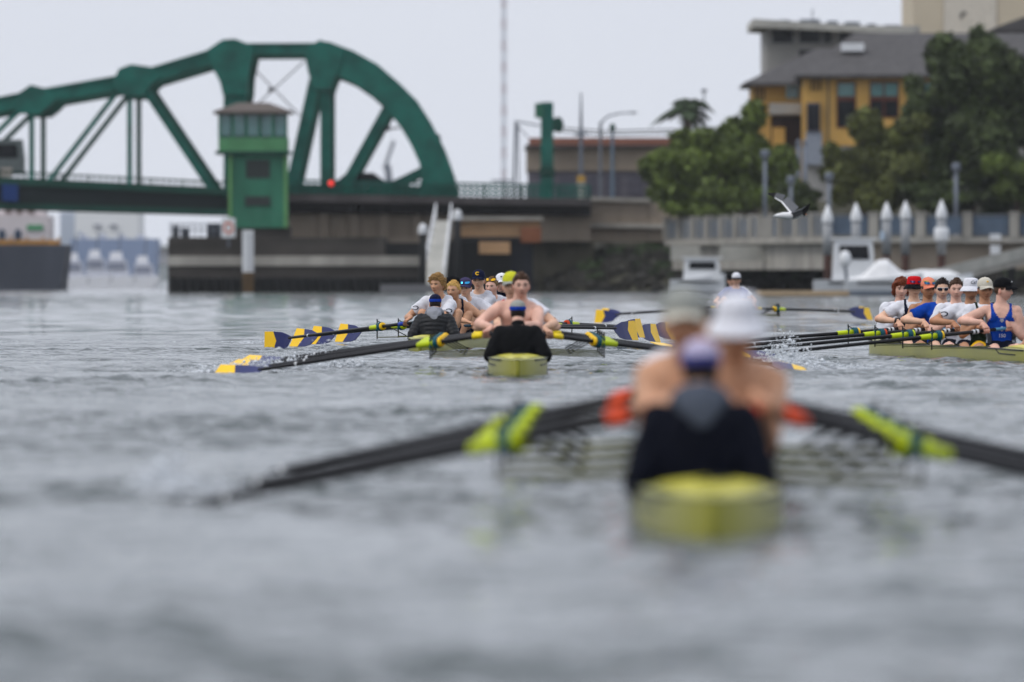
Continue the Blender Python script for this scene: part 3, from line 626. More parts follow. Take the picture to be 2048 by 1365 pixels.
    for i, (px, top, d, lab) in enumerate(lm):
        q = P(px, 0, d); z = P(0, top, d).z; t = wthing('lamp_post', 'grey lamp post ' + lab, 'lamp post', (q.x, d, 3.05), 'lamp posts along the promenade')
        k = MB(); k.tube([(q.x, d, 3.0), (q.x, d, z - .5)], [.12, .1], 8); k.build('pole', GALV, t, smooth=True)
        k = MB(); k.tube([(q.x, d, z - .5), (q.x, d, z - .4), (q.x, d, z - .1), (q.x, d, z)], [.12, .24, .26, .1], 10); k.build('lantern', GALV, t)
        k = MB(); k.box(q.x, d, 3.3 if i else 3.6, .5 if i else .8, .5, .6 if i else 1.2); k.build('plinth', CONC, t)
    for px in (1597, 1610):
        q = P(px, 0, 690); t = wthing('flag_pole', f'{"left" if px < 1600 else "right"} of two tall grey poles in front of the ochre building', 'pole', (q.x, 690, 4.5), 'tall twin poles'); z = P(0, 285, 690).z
        k = MB(); k.tube([(q.x, 690, 3.5), (q.x, 690, z)], [.16, .12], 8); k.build('shaft', GALV, t, smooth=True); k = MB(); k.ell((q.x, 690, z), (.16, .16, .16)); k.build('finial', GALV, t)
marina()

def buildings():
    d = 705.0; b = P(1700, 400, d); t = wthing('ochre_building', 'ochre stuccoed building with dark hipped roof and red brown windows behind the trees', 'building', b)
    def r(name, a, y0, c, y1, m, dd=0.0, th=.3, par=t, D=d): k = MB(); k.pix([(a, y1), (c, y1), (c, y0), (a, y0)], D + dd, th); return k.build(name, m, par, off=Vector(t['_w']) if par is not t else None)
    r('wall', 1606, 150, 2110, 292, YELLOW_W, 0, 14); r('base_wall', 1606, 292.3, 2110, 440, GREY_W, .1, 13.8); r('wing_wall', 1506, 165, 1606, 440, YELLOW_W, 4, 12)
    k = MB(); e = P(0, 150, d).z; x0, x1 = P(1592, 0, d).x, P(2130, 0, d).x; hz = P(0, 62, d).z; xr = P(1715, 0, d).x
    k.add([(x0, d - 1, e), (x1, d - 1, e), (x1, d + 16, e), (x0, d + 16, e), (xr, d + 7, hz), (x1, d + 7, hz), (x0, d - 1, e - .2), (x1, d - 1, e - .2), (x1, d + 16, e - .2), (x0, d + 16, e - .2)], [(0, 1, 5, 4), (1, 2, 5), (2, 3, 4, 5), (3, 0, 4), (0, 6, 7, 1), (6, 9, 8, 7), (3, 9, 6, 0)]); k.build('roof', ROOF, t)
    k = MB(); e = P(0, 164, d).z; x0, x1 = P(1490, 0, d).x, P(1700, 0, d).x; hz = P(0, 92, d).z; xr = P(1640, 0, d).x
    k.add([(x0, d + 2.6, e), (x1, d + 2.6, e), (x1, d + 17, e), (x0, d + 17, e), (xr, d + 9, hz), (x1, d + 9, hz), (x0, d + 2.6, e - .2), (x1, d + 2.6, e - .2), (x1, d + 17, e - .2), (x0, d + 17, e - .2)], [(0, 1, 5, 4), (1, 2, 5), (2, 3, 4, 5), (3, 0, 4), (0, 6, 7, 1), (6, 9, 8, 7), (3, 9, 6, 0)]); k.build('wing_roof', ROOF, t)
    def window(a, y0, c, y1, panes, D=-.08):
        w = r('window', a, y0, c, y1, FRAME_R, D, .3)
        for (pa, pb, pc, pd, m) in panes: r('pane', pa, pb, pc, pd, m, D - .05, .12, w)
    window(1673, 163, 1712, 256, [(1676, 167, 1709, 193, GLASS_T), (1676, 202, 1709, 253, GLASS)])
    window(1739, 163, 1798, 236, [(1742, 167, 1766, 193, GLASS_T), (1770, 167, 1795, 193, GLASS_T), (1742, 202, 1766, 233, GLASS), (1770, 202, 1795, 233, GLASS)])
    window(1840, 163, 1900, 236, [(1843, 167, 1867, 193, GLASS_T), (1871, 167, 1897, 193, GLASS_T), (1843, 202, 1867, 233, GLASS), (1871, 202, 1897, 233, GLASS)])
    o = r('bay_window', 1614, 206, 1640, 264, mat('purple_grey', srgb(92, 90, 104), .6), -.6, .8)
    for i in range(2): r('pane', 1616 + i * 12, 210, 1626 + i * 12, 260, GLASS, -.66, .1, o)
    r('bay_base', 1612, 264.3, 1644, 330, mat('blue_grey_panel', srgb(150, 156, 166), .7), -.5, .8)
    r('downpipe', 1655, 156, 1658, 330, mat('pipe_grey', srgb(120, 110, 96), .6), -.12, .12)
    r('painted_canopy_shade', 1542, 232, 1602, 300, mat('maroon_shadow', srgb(64, 44, 40), .8), 3.85, .3); r('canopy', 1539, 207, 1602, 229, GREY_W, 2.6, 1.5); r('yellow_pier', 1545, 255, 1570, 320, YELLOW_W, 3.4, .3)  # first panel is flat dark maroon, painting the shade below the canopy
    r('wing_window', 1572, 170, 1597, 197, GLASS_T, 3.9, .2)
    for i in range(3): r('louvre', 1509 + i * 8, 176, 1513 + i * 8, 202, mat('brown_louvre', srgb(120, 96, 62), .7), 3.9, .15); r('louvre', 1622 + i * 8, 158, 1626 + i * 8, 182, MATS['brown_louvre'], -.1, .15)
    r('corner_window', 1506, 222, 1520, 258, mat('purple_grey', (0, 0, 0)), 3.9, .2)  # plain purple grey panel at the corner of the wing
    q = P(1726, 250, d); k = MB(); k.tube([(q.x, d - .25, q.z - .15), (q.x, d - .25, q.z + .2)], [.12, .16], 8); k.build('wall_lamp', GALV, t)
    q = P(1705, 95, d + 3.2); k = MB(); k.box(q.x, q.y, q.z, 1.4, 1.2, .5); k.build('roof_vent', WHITE, t)
    # grey flat-roofed building behind
    d2 = 745.0; b = P(1680, 300, d2); t = wthing('grey_flat_roofed_building', 'grey building with a long flat roof and window band behind the ochre one', 'building', b)
    r2 = lambda *a_, **k_: r(*a_, **{**k_, 'par': t, 'D': d2})
    def r(name, a, y0, c, y1, m, dd=0.0, th=.3, par=t, D=d2): k = MB(); k.pix([(a, y1), (c, y1), (c, y0), (a, y0)], D + dd, th); return k.build(name, m, par, off=Vector(t['_w']) if par is not t else None)
    r('wall', 1532, 52, 1840, 330, GREY_W, 0, 16)
    k = MB(); k.pix([(1506, 38), (1830, 58), (1830, 70), (1506, 54)], d2 - 2.5, 19); k.build('flat_roof', CONC_L, t)
    for a, c, y0, y1 in ((1543, 1588, 58, 88), (1597, 1642, 58, 88), (1645, 1664, 60, 88), (1678, 1722, 62, 88), (1726, 1790, 64, 90), (1597, 1640, 99, 124)):
        w = r('window', a, y0, c, y1, mat('aluminium', srgb(140, 142, 144), .4, .5), -.06, .2); r('pane', a + 2, y0 + 2, c - 2, y1 - 2, GLASS, -.1, .12, w)
    for a, c, h in ((1560, 1580, 34), (1600, 1640, 33), (1655, 1676, 36), (1690, 1720, 38), (1735, 1752, 42), (1770, 1800, 44)):
        k = MB(); k.pix([(a, 60), (c, 60), (c, h + 6), (a, h + 6)], d2 + 3, 2); k.build('rooftop_unit', GALV, t)
    k = MB(); q = P(1625, 30, d2 + 3); k.box(q.x, q.y, q.z - .2, .08, .08, 1.2); k.build('rooftop_mast', GALV, t)
    d3 = 860.0; b = P(1950, 300, d3); t = wthing('beige_tower_block', 'pale beige tower block cut off by the top edge behind the dark roof', 'building', b)
    def r(name, a, y0, c, y1, m, dd=0.0, th=.3): k = MB(); k.pix([(a, y1), (c, y1), (c, y0), (a, y0)], d3 + dd, th); return k.build(name, m, t)
    for i, (a, c) in enumerate(((1826, 1886), (1887, 1993), (1994, 2140))): r('wall_panel', a, -140, c, 330, BEIGE if i != 1 else mat('pale_beige', srgb(214, 206, 192), .8), -.1 * (i == 1), 25)
    q = P(1922, 36, d3 - .5); k = MB(); k.tube([q, q + Vector((.1, -.3, .3)), q + Vector((.35, -.4, .4))], .12, 6); k.build('wall_lamp', BLACKISH, t)
    d4 = 728.0; b = P(2040, 300, d4); t = wthing('dark_gabled_building', 'grey building with dark roof at the upper right edge behind the largest tree', 'building', b)
    def r(name, a, y0, c, y1, m, dd=0.0, th=.3): k = MB(); k.pix([(a, y1), (c, y1), (c, y0), (a, y0)], d4 + dd, th); return k.build(name, m, t)
    r('wall', 1995, 58, 2140, 330, mat('mid_grey_wall', srgb(112, 108, 108), .8), 0, 10)
    k = MB(); k.pix([(1985, 58), (2010, 48), (2060, 30), (2140, 20), (2140, 62), (1985, 62)], d4 - 1, 12); k.build('roof', ROOF, t)
    for a in (2016, 2036, 2056): r('window', a, 66, a + 14, 100, mat('white_frame', srgb(190, 190, 192), .6), -.08, .2)
    # warehouse
    d5 = 770.0; b = P(1190, 400, d5); t = wthing('warehouse', 'long tan warehouse with reddish roof edge behind the green mast', 'warehouse', b)
    def r(name, a, y0, c, y1, m, dd=0.0, th=.3): k = MB(); k.pix([(a, y1), (c, y1), (c, y0), (a, y0)], d5 + dd, th); return k.build(name, m, t)
    r('upper_wall', 1053, 296, 1420, 342, CONC_T, 0, 20); r('lower_wall', 1056, 342.4, 1420, 440, mat('grey_violet_wall', srgb(112, 108, 116), .8, var=.15, vs=.4), .2, 19); r('roof_edge', 1058, 276, 1424, 290, mat('red_brown_roof', srgb(150, 104, 88), .8), -.4, 21); r('gutter', 1050, 290.3, 1424, 296, mat('dark_gutter', srgb(86, 78, 76), .7), -.5, 21)
    for i in range(7): r('loading_door', 1075 + i * 45, 352, 1105 + i * 45, 392, mat('slate_door', srgb(92, 90, 100), .7), .1, .15)
buildings()

def masts():
    d = 700.0; q = P(1094, 0, d); z0 = P(0, 402, d).z; z1 = P(0, 205, d).z; t = wthing('green_mast', 'tall green steel mast with cable blocks beside the bridge approach', 'mast', (q.x, d, z0))
    w = P(1106, 0, d).x - P(1081, 0, d).x
    k = MB(); k.box(q.x, d, (z0 + z1) / 2, w, w, z1 - z0); k.build('column', GREEN, t)
    k = MB(); a = P(1078, 222, d); k.box(a.x, d - .3, a.z, .5, .8, .9); k.build('sheave_block', GREEN_W, t); k = MB(); a = P(1113, 250, d); k.box(a.x, d, a.z, .5, .8, .8); k.ell((a.x + .1, d, a.z), (.35, .45, .5)); k.build('sheave_block', GREEN_D, t)
    k = MB(); a = P(1094, 345, d); k.box(a.x, d, a.z, w + .15, w + .15, .5); k.build('clamp_band', GREEN_D, t)
    # lattice radio mast
    d = 820.0; q = P(1008, 0, d); z0 = 4.0; z1 = P(0, -90, d).z; t = wthing('lattice_mast', 'very tall thin red and white lattice mast leaving the top edge', 'radio mast', (q.x, d, z0)); s = .17
    n = 26
    for i in range(n):
        a, b = z0 + (z1 - z0) * i / n, z0 + (z1 - z0) * (i + 1) / n; k = MB(); cs = [(-s, -s), (s, -s), (0, s)]
        for j in range(3):
            k.tube([(q.x + cs[j][0], d + cs[j][1], a), (q.x + cs[j][0], d + cs[j][1], b)], .03, 5)
            c2 = cs[(j + 1) % 3]
            for h in range(3): u, v = a + (b - a) * h / 3, a + (b - a) * (h + 1) / 3; k.tube([(q.x + cs[j][0], d + cs[j][1], u), (q.x + c2[0], d + c2[1], v)], .016, 4)
        k.build('mast_section', mat('mast_red', srgb(172, 158, 166), .6) if i % 2 else mat('mast_white', srgb(200, 204, 212), .6), t)
    q2 = P(1005, 362, d); k = MB(); k.box(q2.x, d, q2.z, 1.6, 1.4, .12); k.build('platform', GALV, t)
    # portal frame and cables left of the mast
    d = 705.0; a, b = P(1030, 400, d), P(1030, 243, d); t = wthing('portal_post', 'leaning grey twin post with wires left of the green mast', 'post', (a.x, d, a.z)); k = MB(); k.bar((a.x - .1, d, a.z), (a.x + .05, d, b.z), .16); k.bar((a.x + .25, d, a.z), (a.x + .18, d, b.z - .2), .1); k.build('post', GALV, t)
    k = MB(); k.bar((a.x, d, b.z), P(1080, 252, d), .1); k.bar((a.x, d, b.z - .1), P(1056, 275, d), .07); k.build('arm', GALV, t)
    t = wthing('overhead_wire', 'pair of dark overhead wires running right from the green mast', 'wire', tuple(P(1210, 262, 705)))
    for dy in (0, 7): k = MB(); k.tube([P(1115, 256 + dy, 702), P(1210, 263 + dy, 704), P(1330, 260 + dy, 706), P(1420, 258 + dy, 708)], .045, 5); k.build('wire', BLACKISH, t)
    d = 698.0; q = P(1162, 0, d); t = wthing('slender_pole', 'slender white pole with lamp boxes and tall whip right of the green mast', 'pole', (q.x, d, 5.0)); k = MB(); k.tube([(q.x, d, 4.6), (q.x, d, P(0, 268, d).z), (q.x, d, P(0, 185, d).z)], [.16, .12, .04], 8); k.build('shaft', GALV, t)
    k = MB(); c = P(1162, 268, d); k.box(c.x, d, c.z, .8, .3, .2); k.build('crossarm', GALV, t); k = MB(); c = P(1162, 385, d); k.box(c.x, d - .1, c.z, .55, .5, 1.2); k.build('control_box', CONC_L, t); k = MB(); c = P(1162, 358, d); k.box(c.x, d - .1, c.z, .5, .4, .4); k.build('amber_box', mat('amber', srgb(186, 150, 70), .6), t)
    d = 720.0; q = P(1201, 0, d); t = wthing('street_lamp', 'street lamp with long curved arm reaching right above the warehouse', 'street lamp', (q.x, d, 5.0)); k = MB(); k.tube([(q.x, d, 4.5), (q.x, d, P(0, 245, d).z)], [.12, .09], 8); k.build('pole', GALV, t)
    k = MB(); k.tube([P(1201, 247, d), P(1215, 233, d), P(1240, 227, d), P(1262, 226, d)], [.08, .07, .06, .05], 6); k.build('arm', GALV, t); k = MB(); c = P(1266, 226, d); k.ell(c, (.28, .14, .08)); k.build('lamp_head', GALV, t)
    d = 722.0; q = P(1225, 0, d); t = wthing('street_lamp', 'short street lamp with globe head right of the curved arm lamp', 'street lamp', (q.x, d, 5.0)); k = MB(); k.tube([(q.x, d, 4.5), (q.x, d, P(0, 262, d).z)], [.12, .09], 8); k.build('pole', mat('blue_grey_pole', srgb(110, 130, 148), .5), t); k = MB(); k.ell(P(1225, 256, d), (.2, .2, .28)); k.build('globe', GREEN_D, t)
    t = wthing('bare_pole', 'thin pole with small top light above the palm tree', 'pole', tuple(g(1408, 712))); k = MB(); q = P(1408, 182, 712); k.tube([Vector(g(1408, 712)), q], .05, 6); k.build('shaft', GALV, t); k = MB(); k.ell(q, (.2, .15, .12)); k.build('lamp', GALV, t)
    # crane far away
    q = P(780, 350, 2600); t = wthing('harbour_crane', 'faint harbour crane far off seen through the curved truss', 'crane', (q.x, 2600, 0)); k = MB(); k.bar((q.x, 2600, 0), P(775, 330, 2600), 1.2); k.bar((q.x + 3, 2600, 0), P(778, 330, 2600), .8); k.build('tower', GALV, t); k = MB(); k.bar(P(768, 340, 2600), P(788, 282, 2600), .8); k.build('jib', GALV, t)
masts()

def vehicles():
    def car(label, px, d, m, Lc, Hc, name='car', cat='car', bus=False, rz=0):
        yroad = (350 + (px + 330) * .046) if px < 455 else 388 + (px - 455) * .0165
        q = P(px, yroad, d); zr = P(px, yroad, BD).z + .02; t = wthing(name, label, cat, (q.x, d, zr)); w = .9 if not bus else 1.25; x = q.x
        if bus: prof = [(-.5, .35), (.5, .35), (.5, Hc * .55), (.485, Hc), (-.49, Hc), (-.5, Hc * .6)]
        else: prof = [(-.5, .3), (.5, .3), (.5, .75), (.3, .88), (.12, Hc), (-.25, Hc), (-.4, .92), (-.5, .85)]
        k = MB(); k.prism([(x + a * Lc, zr + b) for a, b in prof], d - w, d + w); k.build('body', m, t)
        k = MB()
        if bus: k.prism([(x - .46 * Lc, zr + Hc * .55), (x + .46 * Lc, zr + Hc * .55), (x + .455 * Lc, zr + Hc * .88), (x - .455 * Lc, zr + Hc * .88)], d - w - .02, d - w + .05)
        else: k.prism([(x - .36 * Lc, zr + .92), (x + .24 * Lc, zr + .92), (x + .1 * Lc, zr + Hc - .08), (x - .23 * Lc, zr + Hc - .08)], d - w - .02, d - w + .05)
        k.build('side_window', GLASS, t)
        for s in (-.31, .31): k = MB(); k.tube([(x + s * Lc, d - w - .04, zr + .33), (x + s * Lc, d - w + .25, zr + .33)], .33, 12); k.build('wheel', BLACKISH, t)
        return t
    t = car('grey bus crossing the bridge at the left edge', -98, 696, mat('bus_grey', srgb(120, 128, 128), .5), 9.0, 2.5, 'bus', 'bus', True)
    k = MB(); k.pix([(2, 354), (24, 354), (24, 336), (2, 336)], 694.6, .05); k.build('pale_panel', mat('pale_tan', srgb(196, 186, 176), .7), t)
    car('dark car driving under the curved truss of the bridge', 730, 697, mat('car_dark', srgb(44, 50, 56), .3, coat=.5), 4.4, 1.45)
vehicles()

def far_harbour():
    d = 772.0; q = P(20, 580, d); t = wthing('barge', 'dark grey steel barge with ochre rail under the bridge at left', 'barge', (q.x, d, 0)); 
    k = MB(); x0, x1 = P(-330, 0, d).x, P(131, 0, d).x; z = P(0, 490, d).z; k.prism([(x0, -.6), (x1 - .9, -.6), (x1 - .35, 0), (x1, z), (x0, z)], d, d + 12); k.build('hull', mat('barge_grey', srgb(82, 86, 96), .7, var=.25, vs=.3, stretch=(1, 1, .2)), t)
    k = MB(); k.pix([(-330, 490), (121, 490), (121, 480), (-330, 480)], d + .3, .4); k.build('ochre_rail', mat('ochre_rail', srgb(190, 146, 84), .7, var=.25, vs=1.5), t)
    for i in range(5): k = MB(); a = P(-10 + i * 32, 484, d); k.box(a.x, d + .15, a.z, .12, .2, .7); k.build('rail_post', mat('ochre_rail', (0, 0, 0)), t)
    q = P(20, 480, 790); t = wthing('workboat_deckhouse', 'white deckhouse with green lettered band behind the grey barge', 'ship', (q.x, 790, 0)); z0 = 0
    HZ = mat('pinkish_white', srgb(216, 208, 208), .6, var=.06)
    k = MB(); k.pix([(-200, 583), (98, 583), (98, 432), (-200, 432)], 790, 9); k.build('deckhouse', HZ, t)
    k = MB(); k.pix([(-200, 431.5), (88, 431.5), (88, 410), (-200, 410)], 791, 7); k.build('bridge_deck', HZ, t)
    for a in (10, 32, 55): k = MB(); k.pix([(a, 428), (a + 14, 428), (a + 14, 416), (a, 416)], 790.9, .2); k.build('window', mat('dim_brown', srgb(120, 108, 104), .5), t)
    k = MB(); k.pix([(54, 461), (86, 461), (86, 450), (54, 450)], 789.9, .15); k.build('green_band', mat('green_band', srgb(96, 160, 120), .6), t)
    for a, r_ in ((36, 8), (4, 10)): k = MB(); c = P(a, 470, 789.6); k.ell(c, (.26, .1, .42)); k.build('dark_doorway', mat('blue_doorway', srgb(70, 84, 104), .6), t)
    # hazy harbour seen through the opening; part of the haze is painted as paler colours
    d = 1900.0; q = P(215, 560, d); t = wthing('white_harbour_shed', 'big white shed glowing in haze far under the bridge span', 'shed', (q.x, d, 0))
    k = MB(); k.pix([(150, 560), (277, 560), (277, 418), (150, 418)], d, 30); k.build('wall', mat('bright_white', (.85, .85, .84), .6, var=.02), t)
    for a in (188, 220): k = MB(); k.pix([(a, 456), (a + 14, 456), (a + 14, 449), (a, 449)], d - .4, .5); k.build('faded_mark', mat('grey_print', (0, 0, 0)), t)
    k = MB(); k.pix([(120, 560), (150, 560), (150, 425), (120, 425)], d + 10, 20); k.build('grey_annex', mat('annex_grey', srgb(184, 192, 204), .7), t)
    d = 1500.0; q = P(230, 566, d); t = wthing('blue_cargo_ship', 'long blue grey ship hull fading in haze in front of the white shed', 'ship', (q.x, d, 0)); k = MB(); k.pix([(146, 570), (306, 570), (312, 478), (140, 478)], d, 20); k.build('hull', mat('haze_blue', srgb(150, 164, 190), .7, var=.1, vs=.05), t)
    for i in range(4): k = MB(); k.pix([(160 + i * 38, 478), (172 + i * 38, 478), (172 + i * 38, 470), (160 + i * 38, 470)], d + 4, 5); k.build('deck_gear', mat('gear_white', srgb(190, 192, 200), .6), t)
    names = ['leftmost white motor yacht moored in the haze under the bridge', 'second white motor yacht from the barge, with the dark side opening', 'third white motor yacht in the haze under the span', 'fourth white motor yacht, nearest the timber pier', 'low white launch in front of the hazy yachts']
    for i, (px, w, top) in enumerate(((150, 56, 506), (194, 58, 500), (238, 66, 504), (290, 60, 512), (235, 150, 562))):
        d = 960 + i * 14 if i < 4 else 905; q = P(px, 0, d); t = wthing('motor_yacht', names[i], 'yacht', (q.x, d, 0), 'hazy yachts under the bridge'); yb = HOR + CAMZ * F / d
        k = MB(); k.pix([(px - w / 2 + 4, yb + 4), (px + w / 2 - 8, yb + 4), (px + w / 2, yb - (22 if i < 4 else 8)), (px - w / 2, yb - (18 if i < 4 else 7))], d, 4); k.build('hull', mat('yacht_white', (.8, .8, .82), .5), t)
        if i < 4:
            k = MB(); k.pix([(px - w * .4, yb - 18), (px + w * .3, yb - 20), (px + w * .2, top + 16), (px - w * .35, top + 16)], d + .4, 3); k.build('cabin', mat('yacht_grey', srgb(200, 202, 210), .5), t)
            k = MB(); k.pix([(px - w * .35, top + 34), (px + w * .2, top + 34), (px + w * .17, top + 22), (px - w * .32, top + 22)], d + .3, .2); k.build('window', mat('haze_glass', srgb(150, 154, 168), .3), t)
            k = MB(); k.pix([(px - w * .3, top + 15.5), (px + w * .1, top + 15.5), (px + w * .06, top), (px - w * .25, top)], d + 1, 2); k.build('flybridge', mat('yacht_white', (0, 0, 0)), t)
            k = MB(); k.tube([P(px, top, d + 2), P(px + 3, top - 38, d + 2)], .06, 5); k.build('mast', GALV, t)
    # opposite shore
    k = MB(); x0, x1 = -900, 900; k.add([(x0, 2900, -1), (x1, 2900, -1), (x1, 3000, 9), (x0, 3000, 9), (x0, 3600, 9), (x1, 3600, 9)], [(0, 1, 2, 3), (3, 2, 5, 4)])
    tag(k.build('far_shore', mat('far_shore_green', srgb(110, 116, 116), .9, var=.3, vs=.01)), kind='structure')
    for i, (px, w, top, lab) in enumerate(((320, 60, 500, 'pale block far behind the timber pier'), (520, 200, 530, 'long low pale shed far behind the tower'), (880, 120, 520, 'low pale block far behind the curved truss'))):
        q = P(px, 0, 2950); t = wthing('far_block', lab, 'building', (q.x, 2950, 4)); k = MB(); k.pix([(px - w / 2, 556), (px + w / 2, 556), (px + w / 2, top), (px - w / 2, top)], 2950, 40); k.build('wall', mat('far_block', srgb(190, 188, 190), .8), t)
        k = MB(); k.pix([(px - w / 2 - 3, top), (px + w / 2 + 3, top), (px + w / 2 + 3, top - 3), (px - w / 2 - 3, top - 3)], 2948, 44); k.build('roof', mat('far_roof', srgb(150, 146, 146), .8), t)
far_harbour()

# ------------------------------------------------------------------ racing shells
HULL = mat('shell_yellow', srgb(160, 158, 70), 0.34, var=0.12, vs=1.2, coat=0.0, spec=.3, bump=0.03, bs=6)
DECKY = mat('shell_bright_yellow', srgb(232, 224, 70), 0.3, var=0.05, coat=0.4)
TRIM = mat('shell_trim', srgb(46, 50, 44), 0.5)
INNER = mat('shell_inside', srgb(70, 72, 58), 0.7)
RIG = mat('rigger_olive', srgb(112, 112, 74), 0.4, 0.3)
RIGD = mat('rigger_black', srgb(26, 28, 30), 0.45)
CARBON = mat('carbon_shaft', srgb(34, 33, 36), 0.38, var=0.15, vs=20)
SLEEVE = mat('sleeve_lime', srgb(206, 222, 30), 0.4, var=0.05)
TEAL = mat('collar_teal', srgb(10, 92, 104), 0.45)
NAVY = mat('blade_navy', srgb(22, 36, 104), 0.35, var=0.08, coat=0.3)
GOLD = mat('blade_gold', srgb(254, 208, 28), 0.4, var=0.05, coat=0.2)
SEAT0, PITCH = 1.30, 1.36
def beam(y):
    if y < 0.2: return 0.275 * max(0.02, 1 - ((0.2 - y) / 1.951) ** 2.6) ** .62
    if y < 10.5: return 0.275 + 0.02 * math.sin(math.pi * (y - .2) / 10.3)
    return 0.275 * max(0.03, 1 - ((y - 10.5) / 4.0) ** 1.9)
def gun(y): return 0.175 + (0.02 * max(0, y - 10.5) / 4) - 0.018 * max(0, -y - .4) / 1.4
def make_shell(label, loc, rz):
    t = thing('racing_shell', label, 'rowing boat', loc, rz, 'yellow rowing eights on the water')
    ysn = [-1.75, -1.74, -1.72, -1.68, -1.62, -1.52, -1.4, -1.25, -1.1, -.8, -.5, -.2, .2, 1, 2, 3.5, 5, 6.5, 8, 9.5, 10.5, 11.3, 12, 12.8, 13.5, 14.1, 14.45]
    prof = [(1, 1), (1.0, .45), (.97, .05), (.82, -.36), (.5, -.62), (0, -.72), (-.5, -.62), (-.82, -.36), (-.97, .05), (-1.0, .45), (-1, 1)]
    k = MB(); k.loft([[Vector((a * beam(y), y, b * gun(y))) for a, b in prof] for y in ysn], caps=True); 
    ends = k.f[:2]; del k.f[1]; del k.f[0]; k.m = k.m[2:]
    k.f = [q for q in k.f if not ({0, 10} <= {i % 11 for i in q})]; k.f += ends; k.m = [0] * len(k.f)
    k.build('hull', HULL, t, smooth=True)
    for nm, y0, y1, up in (('stern_deck', -1.75, -.32, .035), ('bow_deck', 11.7, 14.45, .06)):
        yy = [y for y in ysn if y0 <= y <= y1] + ([y1] if nm == 'stern_deck' else []); 
        if nm == 'bow_deck': yy = [y0] + yy
        k = MB(); n = 9; rows = [[Vector((beam(y) * .985 * (1 - 2 * i / (n - 1)), y, gun(y) + .004 + up * math.sin(math.pi * i / (n - 1)) * min(1, beam(y) / .2))) for i in range(n)] for y in yy]
        for a in range(len(rows) - 1):
            for i in range(n - 1): k.add([rows[a][i], rows[a + 1][i], rows[a + 1][i + 1], rows[a][i + 1]], [(3, 2, 1, 0)])
        dk = k.build(nm, HULL, t)
        k = MB()
        for a in range(len(rows) - 1):
            if nm == 'stern_deck' and a < 4: continue
            for i in range(1, n - 2): k.add([q_ + Vector((0, 0, .005)) for q_ in (rows[a][i], rows[a + 1][i], rows[a + 1][i + 1], rows[a][i + 1])], [(3, 2, 1, 0)])
        k.build('yellow_panel', DECKY, dk)
        if nm == 'stern_deck':
            k = MB(); k.bar((-.05, -1.0, gun(-1) + .052), (.07, -.92, gun(-1) + .054), .025, .01); k.bar((.07, -.92, gun(-1) + .054), (.0, -.85, gun(-1) + .056), .02, .01); k.build('logo_mark', TRIM, dk)
    for s in (-1, 1):
        k = MB(); k.tube([(s * (beam(y) + .004), y, gun(y) - .002) for y in ysn if -1.45 < y < 14.2], .009, 6); k.build('gunwale_strip', TRIM, t, smooth=True)
        k = MB(); yy = [y for y in ysn if -.35 < y < 11.8] + [11.7]
        for a, b in zip(yy[:-1], yy[1:]): k.add([(s * (beam(a) - .02), a, gun(a)), (s * (beam(b) - .02), b, gun(b)), (s * .15, b, .0), (s * .15, a, .0)], [(0, 1, 2, 3)])
        k.build('inner_side', INNER, t)
        # yellow side panel at the stern edged by a dark line
        k = MB(); pts = [(y, gun(y) - .055 - .0 * y) for y in (-1.1, -.8, -.5, -.2)]
        k.tube([Vector((s * (beam(y) + .003), y, z)) for y, z in pts] + [Vector((s * (beam(.1) + .003), .12, gun(.1)))], .007, 5); k.build('panel_line', TRIM, t)
    k = MB(); k.plan([(-.15, -.33), (.15, -.33), (.15, 11.7), (-.15, 11.7)], -.02, .0); k.build('floor', INNER, t)
    return t
def make_rigger(t, k, s, w=1.0):
    y = SEAT0 + PITCH * k; yl = y - .05
    m = MB(); m.tube([(s * .24, y + .25, .19), (s * .5, yl + .12, .175), (s * .84, yl, .17)], [.008 * w, .009 * w, .007 * w], 8, flat=.7); m.tube([(s * .24, y - .45, .19), (s * .55, yl - .2, .175), (s * .84, yl, .17)], [.007 * w, .007 * w, .006 * w], 8)
    r = m.build('rigger', RIG, t, smooth=True)
    m = MB(); m.tube([(s * .84, yl, .15), (s * .84, yl, .40)], .008, 8); m.tube([(s * .84, yl, .38), (s * .5, yl + .3, .19)], .006 * w, 6); m.build('pin_and_backstay', RIGD, r)
    m = MB(); m.tube([(s * .84, yl - .035, .265), (s * .84, yl - .04, .335), (s * .84, yl + .03, .34), (s * .84, yl + .035, .265), (s * .84, yl - .035, .26)], .013, 6); m.build('oarlock', TEAL, r)
    m = MB(); m.box(0, y + .0, .04, .3, .22, .04); m.build('sliding_seat', RIGD, t)
    m = MB(); m.prism([(-.16, .0), (.16, .0), (.16, .16), (-.16, .16)], y - .62, y - .58); m.build('stretcher_board', RIGD, t)

